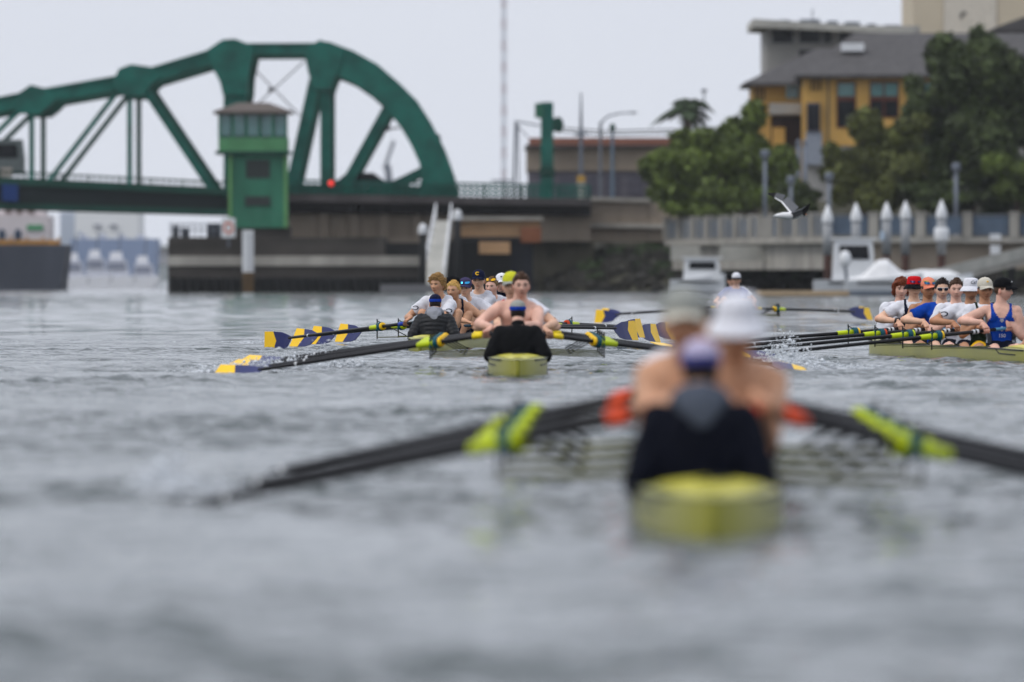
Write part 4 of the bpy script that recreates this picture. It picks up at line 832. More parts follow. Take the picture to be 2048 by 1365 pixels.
def make_oar(boat, label, k, s, phi, zb, roll, group, band, grip, ring=GOLD):
    """oar in the boat's frame: seat k, side s, swung phi degrees towards the bow, blade centre at height zb"""
    yl = SEAT0 + PITCH * k - .05; M = boat.matrix_basis
    lock = Vector((s * .84, yl, .30)); out_ = 2.62; pit = math.asin((zb - .30) / (out_ - .26))
    o = Vector((s * math.cos(R(phi)) * math.cos(pit), math.sin(R(phi)) * math.cos(pit), math.sin(pit)))
    X = o; Yv = Vector((0, 0, 1)).cross(X).normalized(); Zv = X.cross(Yv)
    rot = Matrix((X, Yv, Zv)).transposed().to_4x4()
    t = thing('oar', label, 'oar', (0, 0, 0), 0, group)
    t.matrix_basis = M @ Matrix.Translation(lock) @ rot
    m = MB(); m.tube([(-.86, 0, 0), (-.3, 0, 0), (.3, 0, 0), (1.6, 0, 0), (2.1, 0, 0)], [.019, .0215, .022, .0195, .017], 10); m.build('shaft', CARBON, t, smooth=True)
    m = MB(); m.tube([(-1.15, 0, 0), (-1.13, 0, 0), (-1.12, 0, 0), (-.86, 0, 0), (-.84, 0, 0)], [.012, .017, .019, .019, .021], 10); m.build('grip', grip, t, smooth=True)
    m = MB(); m.tube([(-.06, 0, 0), (.0, 0, 0), (.15, 0, 0)], [.033, .033, .029], 12); sl = m.build('sleeve', SLEEVE, t, smooth=True)
    m = MB(); m.tube([(-.115, 0, 0), (-.11, 0, 0), (-.065, 0, 0), (-.06, 0, 0)], [.036, .058, .058, .036], 14); m.build('collar', TEAL, t, smooth=True)
    m = MB(); m.tube([(-.145, 0, 0), (-.14, 0, 0), (-.118, 0, 0), (-.115, 0, 0)], [.034, .05, .05, .034], 14); m.build('collar_ring', ring, t, smooth=True)
    for x in ((-.60, -.55) if band is WHITE else (-.72,) if band is ORANGE else (-.58,)): m = MB(); w = .012 if band is WHITE else .06; m.tube([(x - w, 0, 0), (x - w, 0, 0), (x + w, 0, 0), (x + w, 0, 0)], [.022, .026, .027, .023], 10); m.build('shaft_band', band, t, smooth=True)
    m = MB(); m.tube([(1.62, 0, 0), (1.645, 0, 0)], .0225, 10); m.build('shaft_ring', WHITE, t, smooth=True)
    a = R(roll); c, sn = math.cos(a), math.sin(a)
    def bl(pts):
        m = MB(); n = len(pts); f3 = lambda x, z, e: (x, -z * sn + (e + .05 * ((x - 2.05) / .57) ** 2) * c, z * c + (e + .05 * ((x - 2.05) / .57) ** 2) * sn)
        v = [f3(x, z, .004) for x, z in pts] + [f3(x, z, -.004) for x, z in pts]
        m.add(v, [tuple(range(n)), tuple(range(2 * n - 1, n - 1, -1))] + [(i, i + n, (i + 1) % n + n, (i + 1) % n) for i in range(n)]); return m
    b = bl([(2.05, .018), (2.14, .05), (2.25, .085), (2.43, .105), (2.375, -.02), (2.45, -.148), (2.28, -.148), (2.16, -.125), (2.08, -.055), (2.05, -.018)]).build('blade', NAVY, t)
    bl([(2.431, .105), (2.60, .115), (2.62, -.145), (2.451, -.148), (2.376, -.02)]).build('blade_tip', GOLD, b)
    return t

# ------------------------------------------------------------------ people
SKIN = mat('skin', (1, 1, 1), 0.5, var=0.16, vs=13, attr=True, bump=0.08, bs=50)
def cloth(name, c, **k): return mat(name, c, 0.9, var=k.get('var', .07), vs=9, bump=.45, bs=22, spec=.15)
TEE = cloth('white_tee', (.74, .74, .78)); TEEG = cloth('grey_white_tee', (.6, .6, .64)); NAVYC = cloth('navy_cloth', srgb(16, 24, 48)); BLACKC = cloth('black_cloth', srgb(20, 21, 24)); ROYAL = cloth('royal_blue_cloth', srgb(14, 74, 168))
SHORT = cloth('dark_shorts', srgb(26, 30, 48)); GREYH = cloth('grey_marl_hood', srgb(150, 152, 160)); PUFF = mat('black_puffer_nylon', srgb(30, 32, 36), .55, var=.1, vs=8, bump=.25, bs=30)
_temps = []
def remesh(mb, vox, it=4):
    me = bpy.data.meshes.new('tmp_rm'); me.from_pydata([tuple(p) for p in mb.v], [], mb.f); me.update()
    o = bpy.data.objects.new('tmp_rm', me); COL.objects.link(o)
    r = o.modifiers.new('r', 'REMESH'); r.mode = 'VOXEL'; r.voxel_size = vox
    sm = o.modifiers.new('s', 'SMOOTH'); sm.factor = .5; sm.iterations = it
    dg = bpy.context.evaluated_depsgraph_get(); e = o.evaluated_get(dg).to_mesh()
    v = np.empty(len(e.vertices) * 3); e.vertices.foreach_get('co', v); f = [tuple(p.vertices) for p in e.polygons]
    o.evaluated_get(dg).to_mesh_clear(); bpy.data.objects.remove(o); bpy.data.meshes.remove(me)
    return v.reshape(-1, 3), f

def head_grid(nu, nv):
    """deformed sphere: face looks along -Y, eyes at z=0, chin about -0.118, crown 0.118"""
    u = np.linspace(0, 2 * math.pi, nu, endpoint=False); u = u - 0.42 * np.sin(u)        # finer near the face (u=0)
    ph = np.linspace(0, math.pi, nv)[1:-1]
    U, PH = np.meshgrid(u, ph); x = np.sin(PH) * np.sin(U) * .0765; y = -np.sin(PH) * np.cos(U) * .098; z = np.cos(PH) * .120
    x, y, z = [np.concatenate([a.ravel(), [0, 0]]) for a in (x, y, z)]; z[-2], z[-1] = .120, -.120
    s = np.clip(-z / .12, 0, 1); front = y < 0
    x = x * (1 - .30 * s ** 1.6) * (1 + .04 * np.exp(-((z + .03) / .03) ** 2))
    y = np.where(front, np.sign(y) * .098 * (np.abs(y) / .098) ** .86, y * (1 - .55 * s ** 1.1))
    y = np.where(front, y * (1 - .10 * s ** 2), y)
    fw = np.clip(-y / .06, 0, 1)
    nose = np.exp(-(x / np.where(z < -.02, .016, .011)) ** 2) * np.clip((.014 - z) / .052, 0, 1) * np.clip((z + .052) / .012, 0, 1)
    y = y - .027 * nose * fw
    y = y + fw * .011 * np.exp(-((np.abs(x) - .031) / .017) ** 2 - ((z - .002) / .012) ** 2)
    y = y - fw * .006 * np.exp(-((z - .022) / .008) ** 2) * np.exp(-(x / .055) ** 2)
    y = y - fw * .006 * (np.exp(-((z + .066) / .006) ** 2) + np.exp(-((z + .080) / .006) ** 2)) * np.exp(-(x / .021) ** 2)
    y = y - fw * .012 * np.exp(-((z + .107) / .016) ** 2) * np.exp(-(x / .026) ** 2)
    f = []; m = nv - 2
    for i in range(m - 1):
        for k in range(nu): k2 = (k + 1) % nu; f.append((i * nu + k, (i + 1) * nu + k, (i + 1) * nu + k2, i * nu + k2))
    T = m * nu
    for k in range(nu): k2 = (k + 1) % nu; f.append((T, k, k2)); f.append((T + 1, (m - 1) * nu + k2, (m - 1) * nu + k))
    return np.stack([x, y, z], -1), f
HG = {True: head_grid(64, 48), False: head_grid(40, 28)}

def ik(S, T, a, b, pole):
    d = T - S; L_ = d.length
    if L_ > (a + b) * .995:
        T = S + d.normalized() * min(L_, (a + b) * 1.06); f = (T - S).length / ((a + b) * .995); a *= f; b *= f; d = T - S; L_ = d.length
    u = d.normalized(); x = (a * a - b * b + L_ * L_) / (2 * L_); h = math.sqrt(max(1e-6, a * a - x * x))
    p = (pole - u * pole.dot(u)).normalized(); return S + u * x + p * h, T

def face_colors(v, skin, hairc, stub=0.0, face_shade=True):
    x, y, z = v[:, 0], v[:, 1], v[:, 2]; fr = np.clip(-y / .06, 0, 1)
    c = np.tile(np.array(skin), (len(v), 1))
    def blend(w, col): nonlocal c; c = c * (1 - w[:, None]) + np.array(col) * w[:, None]
    sk = np.array(skin)
    blend(.35 * fr * np.exp(-((np.abs(x) - .045) / .02) ** 2 - ((z + .035) / .022) ** 2), sk * [1.05, .72, .70])
    blend(.3 * fr * np.exp(-(x / .014) ** 2 - ((z + .035) / .015) ** 2), sk * [1.05, .75, .72])
    blend(.75 * fr * np.exp(-(x / .024) ** 4 - ((z + .073) / .010) ** 4), sk * [.82, .48, .48])
    blend(.85 * fr * np.exp(-(x / .024) ** 4 - ((z + .0725) / .0028) ** 2), sk * .25)
    blend(.9 * fr * np.exp(-((np.abs(x) - .033) / .017) ** 4 - ((z - .020 + .1 * np.abs(np.abs(x) - .03)) / .0055) ** 2), hairc)
    if face_shade: blend(.6 * fr * np.exp(-((np.abs(x) - .031) / .018) ** 4 - ((z - .006) / .009) ** 2), sk * .5); blend(.5 * fr * np.exp(-(x / .016) ** 2 - ((z + .050) / .006) ** 2), sk * .45); blend(.35 * np.clip((np.abs(x) - .05) / .03, 0, 1) * np.clip((-z - .03) / .06, 0, 1), sk * .6)  # painted shade: eye sockets, underside of the nose, sides of the jaw
    if stub: blend(stub * fr * np.exp(-((z + .098) / .03) ** 4) * np.clip((np.abs(x) + .02) * 40, 0, 1) * (np.exp(-(x / .06) ** 4)), sk * .35)
    return c

def person(boat, y, z, p, fine):
    """p: dict of looks and pose; built facing -Y (the stern); face='bow' turns it round for the coxswain"""
    cox = p.get('cox', False); vox = .0120 if fine else .032 if p.get('low') else .0175
    root = thing('person', p['label'], 'person', (0, 0, 0), 0, p.get('group'))
    root.matrix_basis = boat.matrix_basis @ Matrix.Translation((p.get('dx', 0), y, z)) @ (Matrix.Rotation(math.pi, 4, 'Z') if cox else Matrix.Identity(4)) @ Matrix.Scale(p.get('bscale', 1.0), 4)
    sc = p.get('scale', 1.0); Lr, roll, tw = R(p.get('lean', 15)), R(p.get('roll', 0)), R(p.get('twist', 0))
    skin = np.array(p.get('skin', srgb(214, 160, 126))); hairc = np.array(p.get('hair_col', srgb(92, 62, 40)))
    # spine samples
    ts = np.linspace(-.08, .66, 38); pts = []; pos = Vector((0, 0, .11)); last = 0.0
    def ang(t): return Lr * (.75 + .6 * max(0, t) / .55)
    def ax(t): a = ang(t); return Vector((math.sin(roll) * min(1, .6 + t), -math.sin(a), math.cos(a))).normalized()
    spine = {}; q = Vector((0, 0, .11)) - ax(0) * .08
    prev = -.08
    for t in ts: q = q + ax(t) * (t - prev); prev = t; pts.append(q.copy())
    def at(t):
        i = min(max((t + .08) / .02, 0), 36.999); k = int(i); return pts[k].lerp(pts[k + 1], i - k)
    def fr(t):
        u = ax(t); s0 = Vector((1, 0, 0)); s0 = (s0 - u * s0.dot(u)).normalized(); f0 = s0.cross(u); f0 = f0 if f0.y < 0 else -f0
        w = tw * min(1, max(0, t) / .45); return u, s0 * math.cos(w) + f0 * math.sin(w), f0 * math.cos(w) - s0 * math.sin(w)
    wd = p.get('build', 1.0)
    tor = [(-.08, .15, .105), (-.02, .168, .122), (.06, .158, .115), (.14, .147, .104), (.22, .152, .108), (.30, .168, .118), (.38, .182, .122), (.44, .180, .112), (.485, .150, .092), (.52, .098, .072), (.545, .066, .064)]
    neck = [(.50, .075, .068), (.55, .062, .064), (.60, .058, .062), (.655, .056, .062)]
    def torso(mb, rows, inf=0.0, puff=0.0, top=9):
        rings = []
        rr = rows
        if puff:
            rr = []; tt = np.arange(-.08, .5, .0085)
            for t in tt: rr.append((t, np.interp(t, [r[0] for r in rows], [r[1] for r in rows]), np.interp(t, [r[0] for r in rows], [r[2] for r in rows])))
        for t, a, b in rr:
            if t > top: continue
            u, s, f = fr(t); e = inf + (puff * abs(math.sin(math.pi * (t + .02) / .062)) ** .6 if puff else 0)
            rings.append([at(t) + s * math.cos(h) * (a * wd + e) + f * math.sin(h) * (b + e) * (1.0 if math.sin(h) > 0 else .95) for h in np.linspace(0, 2 * math.pi, 22, endpoint=False)])
        mb.loft(rings)
    u, s, f = fr(.45); reach = p.get('reach', .04)
    sh = {e: at(.455) + s * e * .172 * wd + f * reach * (1 + (0.35 * e * math.copysign(1, tw) if tw else 0)) for e in (-1, 1)}
    # hands: grips on the handle given in person coordinates
    arms = {}
    for e in (-1, 1):
        G, axv = p['grip'][e]; d = sh[e] - G; d = (d - axv * d.dot(axv)).normalized()
        wr = G + d * .085 + Vector((0, 0, .028)); pole = Vector(p.get('pole', {}).get(e, (e * 1.0, .5, -.4)))
        el, wr2 = ik(sh[e], wr, .305 * sc, .275 * sc, pole); arms[e] = (el, wr2, G + (wr2 - wr), axv, d)
    hips = {e: at(0) + Vector((e * .095, 0, -.02)) for e in (-1, 1)}; legs = {}
    for e in (-1, 1):
        ank = Vector((e * .085, p.get('ankle', -.45), -.02)); kn, ank = ik(hips[e], ank, .45, .45, Vector((e * p.get('splay', .25), -.3, 1))); legs[e] = (kn, ank)
    b = MB(); torso(b, tor); torso(b, neck)
    bare = p.get('top') in (None, 'singlet', 'vest')
    if True:
        u, s, f = fr(.38)
        M3 = Matrix((s, f, u)).transposed()
        for e in (-1, 1):
            b.ell(at(.385) + s * e * .078 + f * .082, (.082, .042, .062), M3, 12, 8); b.ell(at(.28) + s * e * .11 - f * .04, (.06, .06, .13), M3, 10, 8)
            b.ell(at(.49) + s * e * .085 - f * .01, (.085, .05, .042), Matrix(fr(.49)[1:] + (fr(.49)[0],)).transposed(), 10, 8)
    thick = p.get('arm', 1.0)
    for e in (-1, 1):
        el, wr, G, axv, d = arms[e]; b.ell(sh[e], (.061 * thick, .061 * thick, .066), None, 12, 8)
        b.tube([sh[e] + (sh[e] - el).normalized() * .03, sh[e].lerp(el, .15), sh[e].lerp(el, .45), sh[e].lerp(el, .8), el, el.lerp(wr, .05)], [x * thick for x in (.045, .060, .057, .047, .042, .04)], 12)
        b.ell(el, (.042, .042, .042), None, 10, 7)
        b.tube([el, el.lerp(wr, .25), el.lerp(wr, .55), el.lerp(wr, .85), wr], [x * thick for x in (.041, .047, .041, .032, .029)], 12)
        b.ell(wr, (.03, .03, .03), None, 8, 6)
        kn, an = legs[e]; h = hips[e]
        b.tube([h.lerp(kn, -.08), h.lerp(kn, .2), h.lerp(kn, .55), h.lerp(kn, .85), kn], [.085, .09, .078, .062, .058], 12); b.ell(kn, (.06, .06, .06), None, 10, 8)
        b.tube([kn, kn.lerp(an, .28), kn.lerp(an, .6), an], [.054, .060, .045, .036], 12); b.cap(an + Vector((0, .03, -.03)), an + Vector((0, -.12, .09)), .04, .032)
    v, fc = remesh(b, vox, 5)
    col = np.tile(skin, (len(v), 1)); col = col * (1 + .06 * np.sin(v[:, 2:3] * 31 + v[:, 0:1] * 17))
    for e in (-1, 1):
        dk = np.linalg.norm(v - np.array(legs[e][1]), axis=1); col[dk < .16] = np.array(p.get('sock', (.6, .6, .62)))
        dk = np.linalg.norm(v - np.array(arms[e][0]), axis=1); col = np.where((dk < .05)[:, None], col * [.96, .86, .84], col)
    V = [v]; C = [col]; FF = list(fc); off = len(v)
    def append(vv, ff, cc):
        nonlocal off
        V.append(np.asarray(vv)); C.append(np.asarray(cc)); FF.extend([tuple(i + off for i in q_) for q_ in ff]); off += len(vv)
    # hands with five fingers closed on the handle
    for e in (-1, 1):
        el, wr, G, a, d = arms[e]; a = a.normalized(); hm = MB(); upv = a.cross(d); upv = upv if upv.z > 0 else -upv
        kn_c = G + d * .012 + upv * .034
        hm.loft([[c0 + a * math.cos(h) * w + (upv * .8 + d * .2).normalized() * math.sin(h) * tk for h in np.linspace(0, 2 * math.pi, 10, endpoint=False)] for c0, w, tk in ((wr, .027, .02), (wr.lerp(kn_c, .4), .036, .017), (kn_c, .042, .015), (kn_c - d * .012, .040, .010))])
        for i in range(4):
            o = a * ((i - 1.5) * .0205); ln = (.88, 1.0, .96, .78)[i] if e < 0 else (.78, .96, 1.0, .88)[i]; r = .0265
            ch = [G + o + d * math.cos(t_) * r * 1.05 + upv * math.sin(t_) * r for t_ in (R(95), R(95 + 55 * ln), R(95 + 105 * ln), R(95 + 150 * ln), R(95 + 185 * ln))]
            hm.tube(ch, [.0105, .0100, .0098, .009, .0065], 7)
        th0 = wr.lerp(kn_c, .35) + a * (-e) * .03; hm.tube([th0, th0 - upv * .02 - d * .005 - a * e * .012, G - a * e * .035 + d * .02 - upv * .02, G - a * e * .03 - d * .008 - upv * .028], [.013, .013, .011, .008], 7)
        append([tuple(q_) for q_ in hm.v], hm.f, np.tile(skin * [1, .93, .9], (len(hm.v), 1)))
    # head
    yaw, pit, hr = R(p.get('yaw', 0)), R(p.get('pitch', 0)), R(p.get('tilt', 0))
    HR = Matrix.Rotation(yaw, 3, 'Z') @ Matrix.Rotation(hr, 3, 'Y') @ Matrix.Rotation(pit, 3, 'X')
    hc = at(.575) + ax(.5) * .098 * sc + HR @ Vector((0, -.022, .012))
    hv, hf = HG[fine]; cc = face_colors(hv, skin, hairc * .7, p.get('stubble', 0))
    rotm = np.array(HR); hv2 = hv @ rotm.T + np.array(hc); append(hv2, hf, cc)
    em = MB()
    for e in (-1, 1):
        em.ell((e * .031, -.0828, .002), (.0110, .0100, .0052), None, 12, 8); 
    ev = np.array([tuple(q_) for q_ in em.v]); ecol = np.tile([.42, .40, .38], (len(ev), 1)); ecol[(np.abs(np.abs(ev[:, 0]) - .031) < .0062)] = [.05, .035, .03]; append(ev @ rotm.T + np.array(hc), em.f, ecol)
    em = MB()
    for e in (-1, 1): em.ell((e * .077, .012, -.012), (.010, .020, .033), Matrix.Rotation(e * .35, 3, 'Z'), 10, 8)
    ev = np.array([tuple(q_) for q_ in em.v]); append(ev @ rotm.T + np.array(hc), em.f, np.tile(skin * [1, .82, .8], (len(ev), 1)))
    V = np.concatenate(V); C = np.concatenate(C)
    bm_ = MB(); bm_.v = V.tolist(); bm_.f = FF; bm_.m = [0] * len(FF); bm_.c = np.concatenate([np.clip(C, 0, 1), np.ones((len(C), 1))], 1).tolist()
    bm_.build('body', SKIN, root, smooth=True)
    HM = Matrix.Translation(hc) @ HR.to_4x4()
    def hput(mb, name, m, par=root, smooth=True):
        mb.v = [tuple(HM @ Vector(q_)) for q_ in mb.v]; return mb.build(name, m, par, smooth=smooth)
    # clothing
    def garment(name, mb, m, it=3, keep=None, par=root):
        v_, f_ = remesh(mb, .027 if name == 'shorts' else .0085 if name == 'rowing_singlet' else max(.0115, vox) if name == 'puffer_jacket' else vox * 1.12, it)
        v_ = v_ + .0035 * np.sin(v_[:, [2, 0, 1]] * 55 + v_[:, [1, 2, 0]] * 41) * (0 if name == 'puffer_jacket' else 1)
        if keep is not None:
            kp = keep(v_); f_ = [q_ for q_ in f_ if all(kp[i] for i in q_)]
        k = MB(); k.v = v_.tolist(); k.f = f_; k.m = [0] * len(f_); return k.build(name, m, par, smooth=True)
    def tcoord(v_):
        P_ = np.array([tuple(q_) for q_ in pts]); i = np.argmin(((v_[:, None, :] - P_[None]) ** 2).sum(-1), 1); t_ = ts[i]
        s_ = np.array([tuple(fr(t__)[1]) for t__ in ts])[i]; f_ = np.array([tuple(fr(t__)[2]) for t__ in ts])[i]; r_ = v_ - P_[i]
        return t_, (r_ * s_).sum(1), (r_ * f_).sum(1)
    top = p.get('top'); tm = p.get('top_mat', TEE)
    if top in ('tee', 'long', 'jacket', 'puffer'):
        g_ = MB(); inf = {'tee': .013, 'long': .014, 'jacket': .026, 'puffer': .022}[top]
        torso(g_, tor, inf, .018 if top == 'puffer' else 0, .53)
        u, s, f = fr(.38); M3 = Matrix((s, f, u)).transposed()
        for e in (-1, 1):
            if top != 'puffer': g_.ell(at(.385) + s * e * .078 + f * .082, (.092, .052, .072), M3, 12, 8)
            g_.ell(at(.485) + s * e * .085, (.10, .068, .056), M3, 10, 8); g_.ell(at(.28) + s * e * .11 - f * .043, (.078, .077, .15), M3, 10, 8)
            el, wr, G, axv, d = arms[e]; S = sh[e]; o = inf - .004
            g_.ell(S, (.073 + o,) * 3, None, 12, 8)
            if top == 'tee':
                en = S.lerp(el, p.get('sleeve', .62)); g_.tube([S + (S - el).normalized() * .03, S.lerp(en, .3), S.lerp(en, .7), en], [.06, .078, .077, .079], 14)
            elif top == 'puffer':
                for A_, B_, r0, r1 in ((S, el, .088, .078), (el, wr, .076, .056)):
                    n_ = 26; g_.tube([A_.lerp(B_, i / n_) for i in range(n_ + 1)], [r0 + (r1 - r0) * i / n_ + .014 * abs(math.sin(math.pi * i * (A_ - B_).length / n_ / .062)) ** .6 for i in range(n_ + 1)], 14)
                g_.ell(el, (.08,) * 3, None, 10, 8)
            else: g_.tube([S, S.lerp(el, .5), el], [.072 + o, .066 + o, .058 + o], 12); g_.tube([el, el.lerp(wr, .5), wr], [.058 + o, .052 + o, .04 + o * .6], 12); g_.ell(el, (.060 + o,) * 3, None, 10, 8)
        gname = {'tee': 't_shirt', 'long': 'long_sleeved_shirt', 'jacket': 'jacket', 'puffer': 'puffer_jacket'}[top]
        shirt = garment(gname, g_, tm, 2 if top == 'puffer' else 3)
        if top in ('tee', 'long'):
            k = MB(); u, s, f = fr(.515); k.tube([at(.518) + s * math.cos(h) * .080 * wd + f * math.sin(h) * .068 - u * .012 * max(0, math.sin(h)) for h in np.linspace(0, 2 * math.pi, 21)], .007, 6); k.build('collar', tm, shirt, smooth=True)
        for mk in p.get('sleeve_marks', ()):
            el = arms[mk][0]; c0 = sh[mk].lerp(el, .42); dirv = (Vector((0, -1, .12)) + fr(.4)[1] * mk * .35).normalized(); dirv = -dirv if cox else dirv; d_, a_, b_ = frame(dirv); k = MB(); n_ = 16
            k.loft([[c0 + d_ * (.086 - .22 * (r_ * math.cos(h)) ** 2 * 3) + a_ * math.cos(h) * r_ * 1.35 + b_ * math.sin(h) * r_ * .8 for h in np.linspace(R(35), R(325), n_)] for r_ in (.036, .024)], caps=False); k.f = k.f[:n_ - 1]; k.m = [0] * len(k.f); k.build('sleeve_emblem', NAVYC, shirt)
        for (t_, sx, w_, h_) in p.get('chest_marks', ()):
            u, s, f = fr(t_); c0 = at(t_) + s * sx + f * (.147 if abs(sx) < .12 else .14); k = MB(); k.add([c0 - s * w_, c0 - s * w_ * .2 - u * h_, c0 + s * w_ + u * h_, c0 - s * w_ * .1 - u * h_ * .3], [(0, 1, 2, 3), (3, 2, 1, 0)]); k.build('chest_emblem', NAVYC, shirt)
    if top == 'jacket' or top == 'puffer':
        if p.get('hood'):
            g_ = MB(); u, s, f = fr(.53)
            g_.tube([at(.515) + s * math.cos(h) * .105 + f * math.sin(h) * .085 + u * (.02 - .035 * math.sin(h)) for h in np.linspace(0, 2 * math.pi, 22)], .042, 10)
            M3 = Matrix((s, f, u)).transposed(); g_.ell(at(.49) - f * .10, (.115, .055, .085), M3, 12, 8); g_.ell(at(.43) - f * .118, (.06, .04, .07), M3, 12, 8)
            garment('hood', g_, p['hood'])
        else:
            g_ = MB(); torso(g_, [(.50, .09, .082), (.545, .076, .076), (.59, .07, .073)]); garment('high_collar', g_, tm)
    if top in ('singlet', 'vest') or p.get('over'):
        g_ = MB(); torso(g_, tor, .021 if p.get('over') else .008); u, s, f = fr(.38); M3 = Matrix((s, f, u)).transposed()
        for e in (-1, 1):
            g_.ell(at(.385) + s * e * .078 + f * .082, (.090, .050, .070) if not p.get('over') else (.10, .058, .078), M3, 12, 8); g_.ell(at(.28) + s * e * .11 - f * .04, (.07, .068, .14), M3, 10, 8); g_.ell(at(.49) + s * e * .085 - f * .01, (.093, .058, .050) if not p.get('over') else (.102, .074, .060), M3, 10, 8)
        def keep(v_):
            t_, sx, fx = tcoord(v_); ax_ = np.abs(sx)
            arm = (t_ > .33) & (ax_ > .122 + np.clip(.40 - t_, 0, 1) * .6); nk = (ax_ < .088) & (fx > -.02) & (t_ > .385 + .11 * (ax_ / .088) ** 2); nb = (t_ > .50) & (ax_ < .066)
            return ~(arm | nk | nb)
        sg = garment('rowing_singlet', g_, p.get('over', tm), 3, keep)
        if p.get('side_panels'):
            for e in (-1, 1):
                k = MB(); rows = []
                for t_ in np.linspace(.10, .43, 10):
                    u, s, f = fr(t_); w0 = np.interp(t_, [r[0] for r in tor], [r[1] for r in tor]); d0 = np.interp(t_, [r[0] for r in tor], [r[2] for r in tor])
                    rows.append([at(t_) + s * e * math.cos(h) * (w0 + .026) + f * math.sin(h) * (d0 + .026) for h in (R(40 + 9 * math.sin(t_ * 12)), R(28), R(16))])
                for a_ in range(9):
                    for i in range(2): k.add([rows[a_][i], rows[a_][i + 1], rows[a_ + 1][i + 1], rows[a_ + 1][i]], [(0, 1, 2, 3), (3, 2, 1, 0)])
                k.build('side_panel', cloth('pale_grey_panel', srgb(196, 200, 206)), sg, smooth=True)
        for (txt, t_, size) in p.get('prints', ()):
            u, s, f = fr(t_); M4 = Matrix((s if not cox else -s, u, f)).transposed().to_4x4(); M4.translation = at(t_) + f * (.137 if t_ > .3 else .128)
            if txt == '*':
                k = MB(); pp_ = [(-.9, 1), (-.4, .55), (0, .8), (.4, .55), (.9, 1), (.6, .1), (.95, -.2), (.5, -.5), (0, -1), (-.5, -.5), (-.95, -.2), (-.6, .1)]; k.add([M4 @ Vector((a_ * size * .5, b_ * size * .5, .004)) for a_, b_ in pp_], [tuple(range(12)), tuple(range(11, -1, -1))]); k.build('crest', WHITE, sg)
            else: text_mesh(txt, size, 'lettering', WHITE, sg, M4 @ Matrix.Translation((0, 0, .004)))
    g_ = MB(); torso(g_, tor[:4], .012)
    for e in (-1, 1): kn, h = legs[e][0], hips[e]; g_.tube([h.lerp(kn, -.1), h.lerp(kn, .2), h.lerp(kn, p.get('short', .55))], [.10, .103, .096], 12)
    if p.get('trousers'):
        for e in (-1, 1): kn, an = legs[e]; g_.tube([kn.lerp(hips[e], .5), kn.lerp(hips[e], .1), kn, kn.lerp(an, .5), an], [.095, .085, .08, .075, .06], 12); g_.ell(kn, (.082,) * 3, None, 10, 8)
    garment('trousers' if p.get('trousers') else 'shorts', g_, p.get('short_mat', SHORT))
    # hair
    hs = p.get('hair', 'short')
    if hs:
        x, y_, z_ = hv[:, 0], hv[:, 1], hv[:, 2]; line = np.interp(y_, [-.1, -.055, -.03, .02, .06, .1], {'short': [.072, .058, .012, .0, -.05, -.06], 'curly': [.066, .05, .0, -.03, -.075, -.08], 'bowl': [.050, .038, -.045, -.065, -.085, -.09]}[hs])
        kp = z_ > line; thick_ = {'short': .011, 'curly': .024, 'bowl': .024}[hs] * (p.get('under_hat', 1))
        nrm = hv / np.array([.0765, .098, .12]) ** 2; nrm /= np.linalg.norm(nrm, axis=1)[:, None]
        w_ = np.clip((z_ - line) / .03, 0, 1) ** .6; nz = np.array([noise.noise(Vector(q_) * 38) for q_ in hv]) if fine else np.array([noise.noise(Vector(q_) * 30) for q_ in hv])
        h3 = hv + nrm * (.001 + w_ * thick_ * (1 + .7 * nz))[:, None]; k = MB(); idx = {}
        fs = [q_ for q_ in hf if any(kp[i] for i in q_)]; k.v = h3.tolist(); k.f = fs; k.m = [0] * len(fs)
        sr = random.Random(hash(p['label']) % 999 if False else len(p['label']))
        cand = [i for i in range(len(hv)) if kp[i] and w_[i] > .25]
        for _ in range({'short': 160, 'curly': 260, 'bowl': 240}[hs] if fine else 10 if p.get('low') else 60):
            i = sr.choice(cand); q0 = Vector(h3[i]) - Vector(nrm[i]) * .006; nn = Vector(nrm[i])
            if p.get('under_hat', 1) < 1 and q0.z > .03: continue
            flow = (Vector((sr.uniform(-.4, .4), -.5, .25)) if hs == 'short' else Vector((sr.uniform(-.5, .5), sr.uniform(-.5, .2), -.9))); flow = (flow - nn * flow.dot(nn) + Vector((sr.uniform(-.3, .3),) * 3)).normalized(); ln = {'short': .022, 'curly': .03, 'bowl': .04}[hs]
            if hs == 'curly':
                cx_ = Vector((sr.uniform(-1, 1), sr.uniform(-1, 1), sr.uniform(-1, 1))).normalized(); a_ = nn; b_ = cx_.cross(nn).normalized(); k.tube([q0 + a_ * (math.sin(t_) * .011 + .006) + b_ * (1 - math.cos(t_)) * .011 for t_ in (0, .9, 1.8, 2.7, 3.6, 4.5)], [.005, .0055, .005, .0045, .004, .002], 5)
            else: k.tube([q0, q0 + flow * ln * .5 + nn * .009, q0 + flow * ln + nn * .004], [.006, .0048, .001], 4)
        hput(k, 'hair', mat('hair_' + '_'.join(str(int(c_ * 999)) for c_ in hairc), tuple(hairc), .55, var=.4, vs=70, bump=.3, bs=150))
    # headwear
    hat = p.get('hat')
    if hat:
        kind, hm_, bm2 = hat[:3]; HS = 1.0
        def ring(z__, sx, n=28, c0=.004): return [Vector((math.sin(h) * .0865 * sx, -math.cos(h) * .106 * sx + c0, z__)) for h in np.linspace(0, 2 * math.pi, n, endpoint=False)]
        base = .040; Hh = {'cap': .105, 'bucket': .098, 'beanie': .105}[kind]
        rows = [ring(base + Hh * zz, sx) for zz, sx in ((-.05, .985), (0, 1.0), (.25, 1.0), (.5, .945), (.7, .82), (.85, .63), (.95, .40), (1.0, .12))] if kind != 'bucket' else [ring(base + Hh * zz, sx) for zz, sx in ((-.05, 1.02), (0, 1.03), (.4, .99), (.75, .93), (.9, .82), (.98, .5), (1.0, .12))]
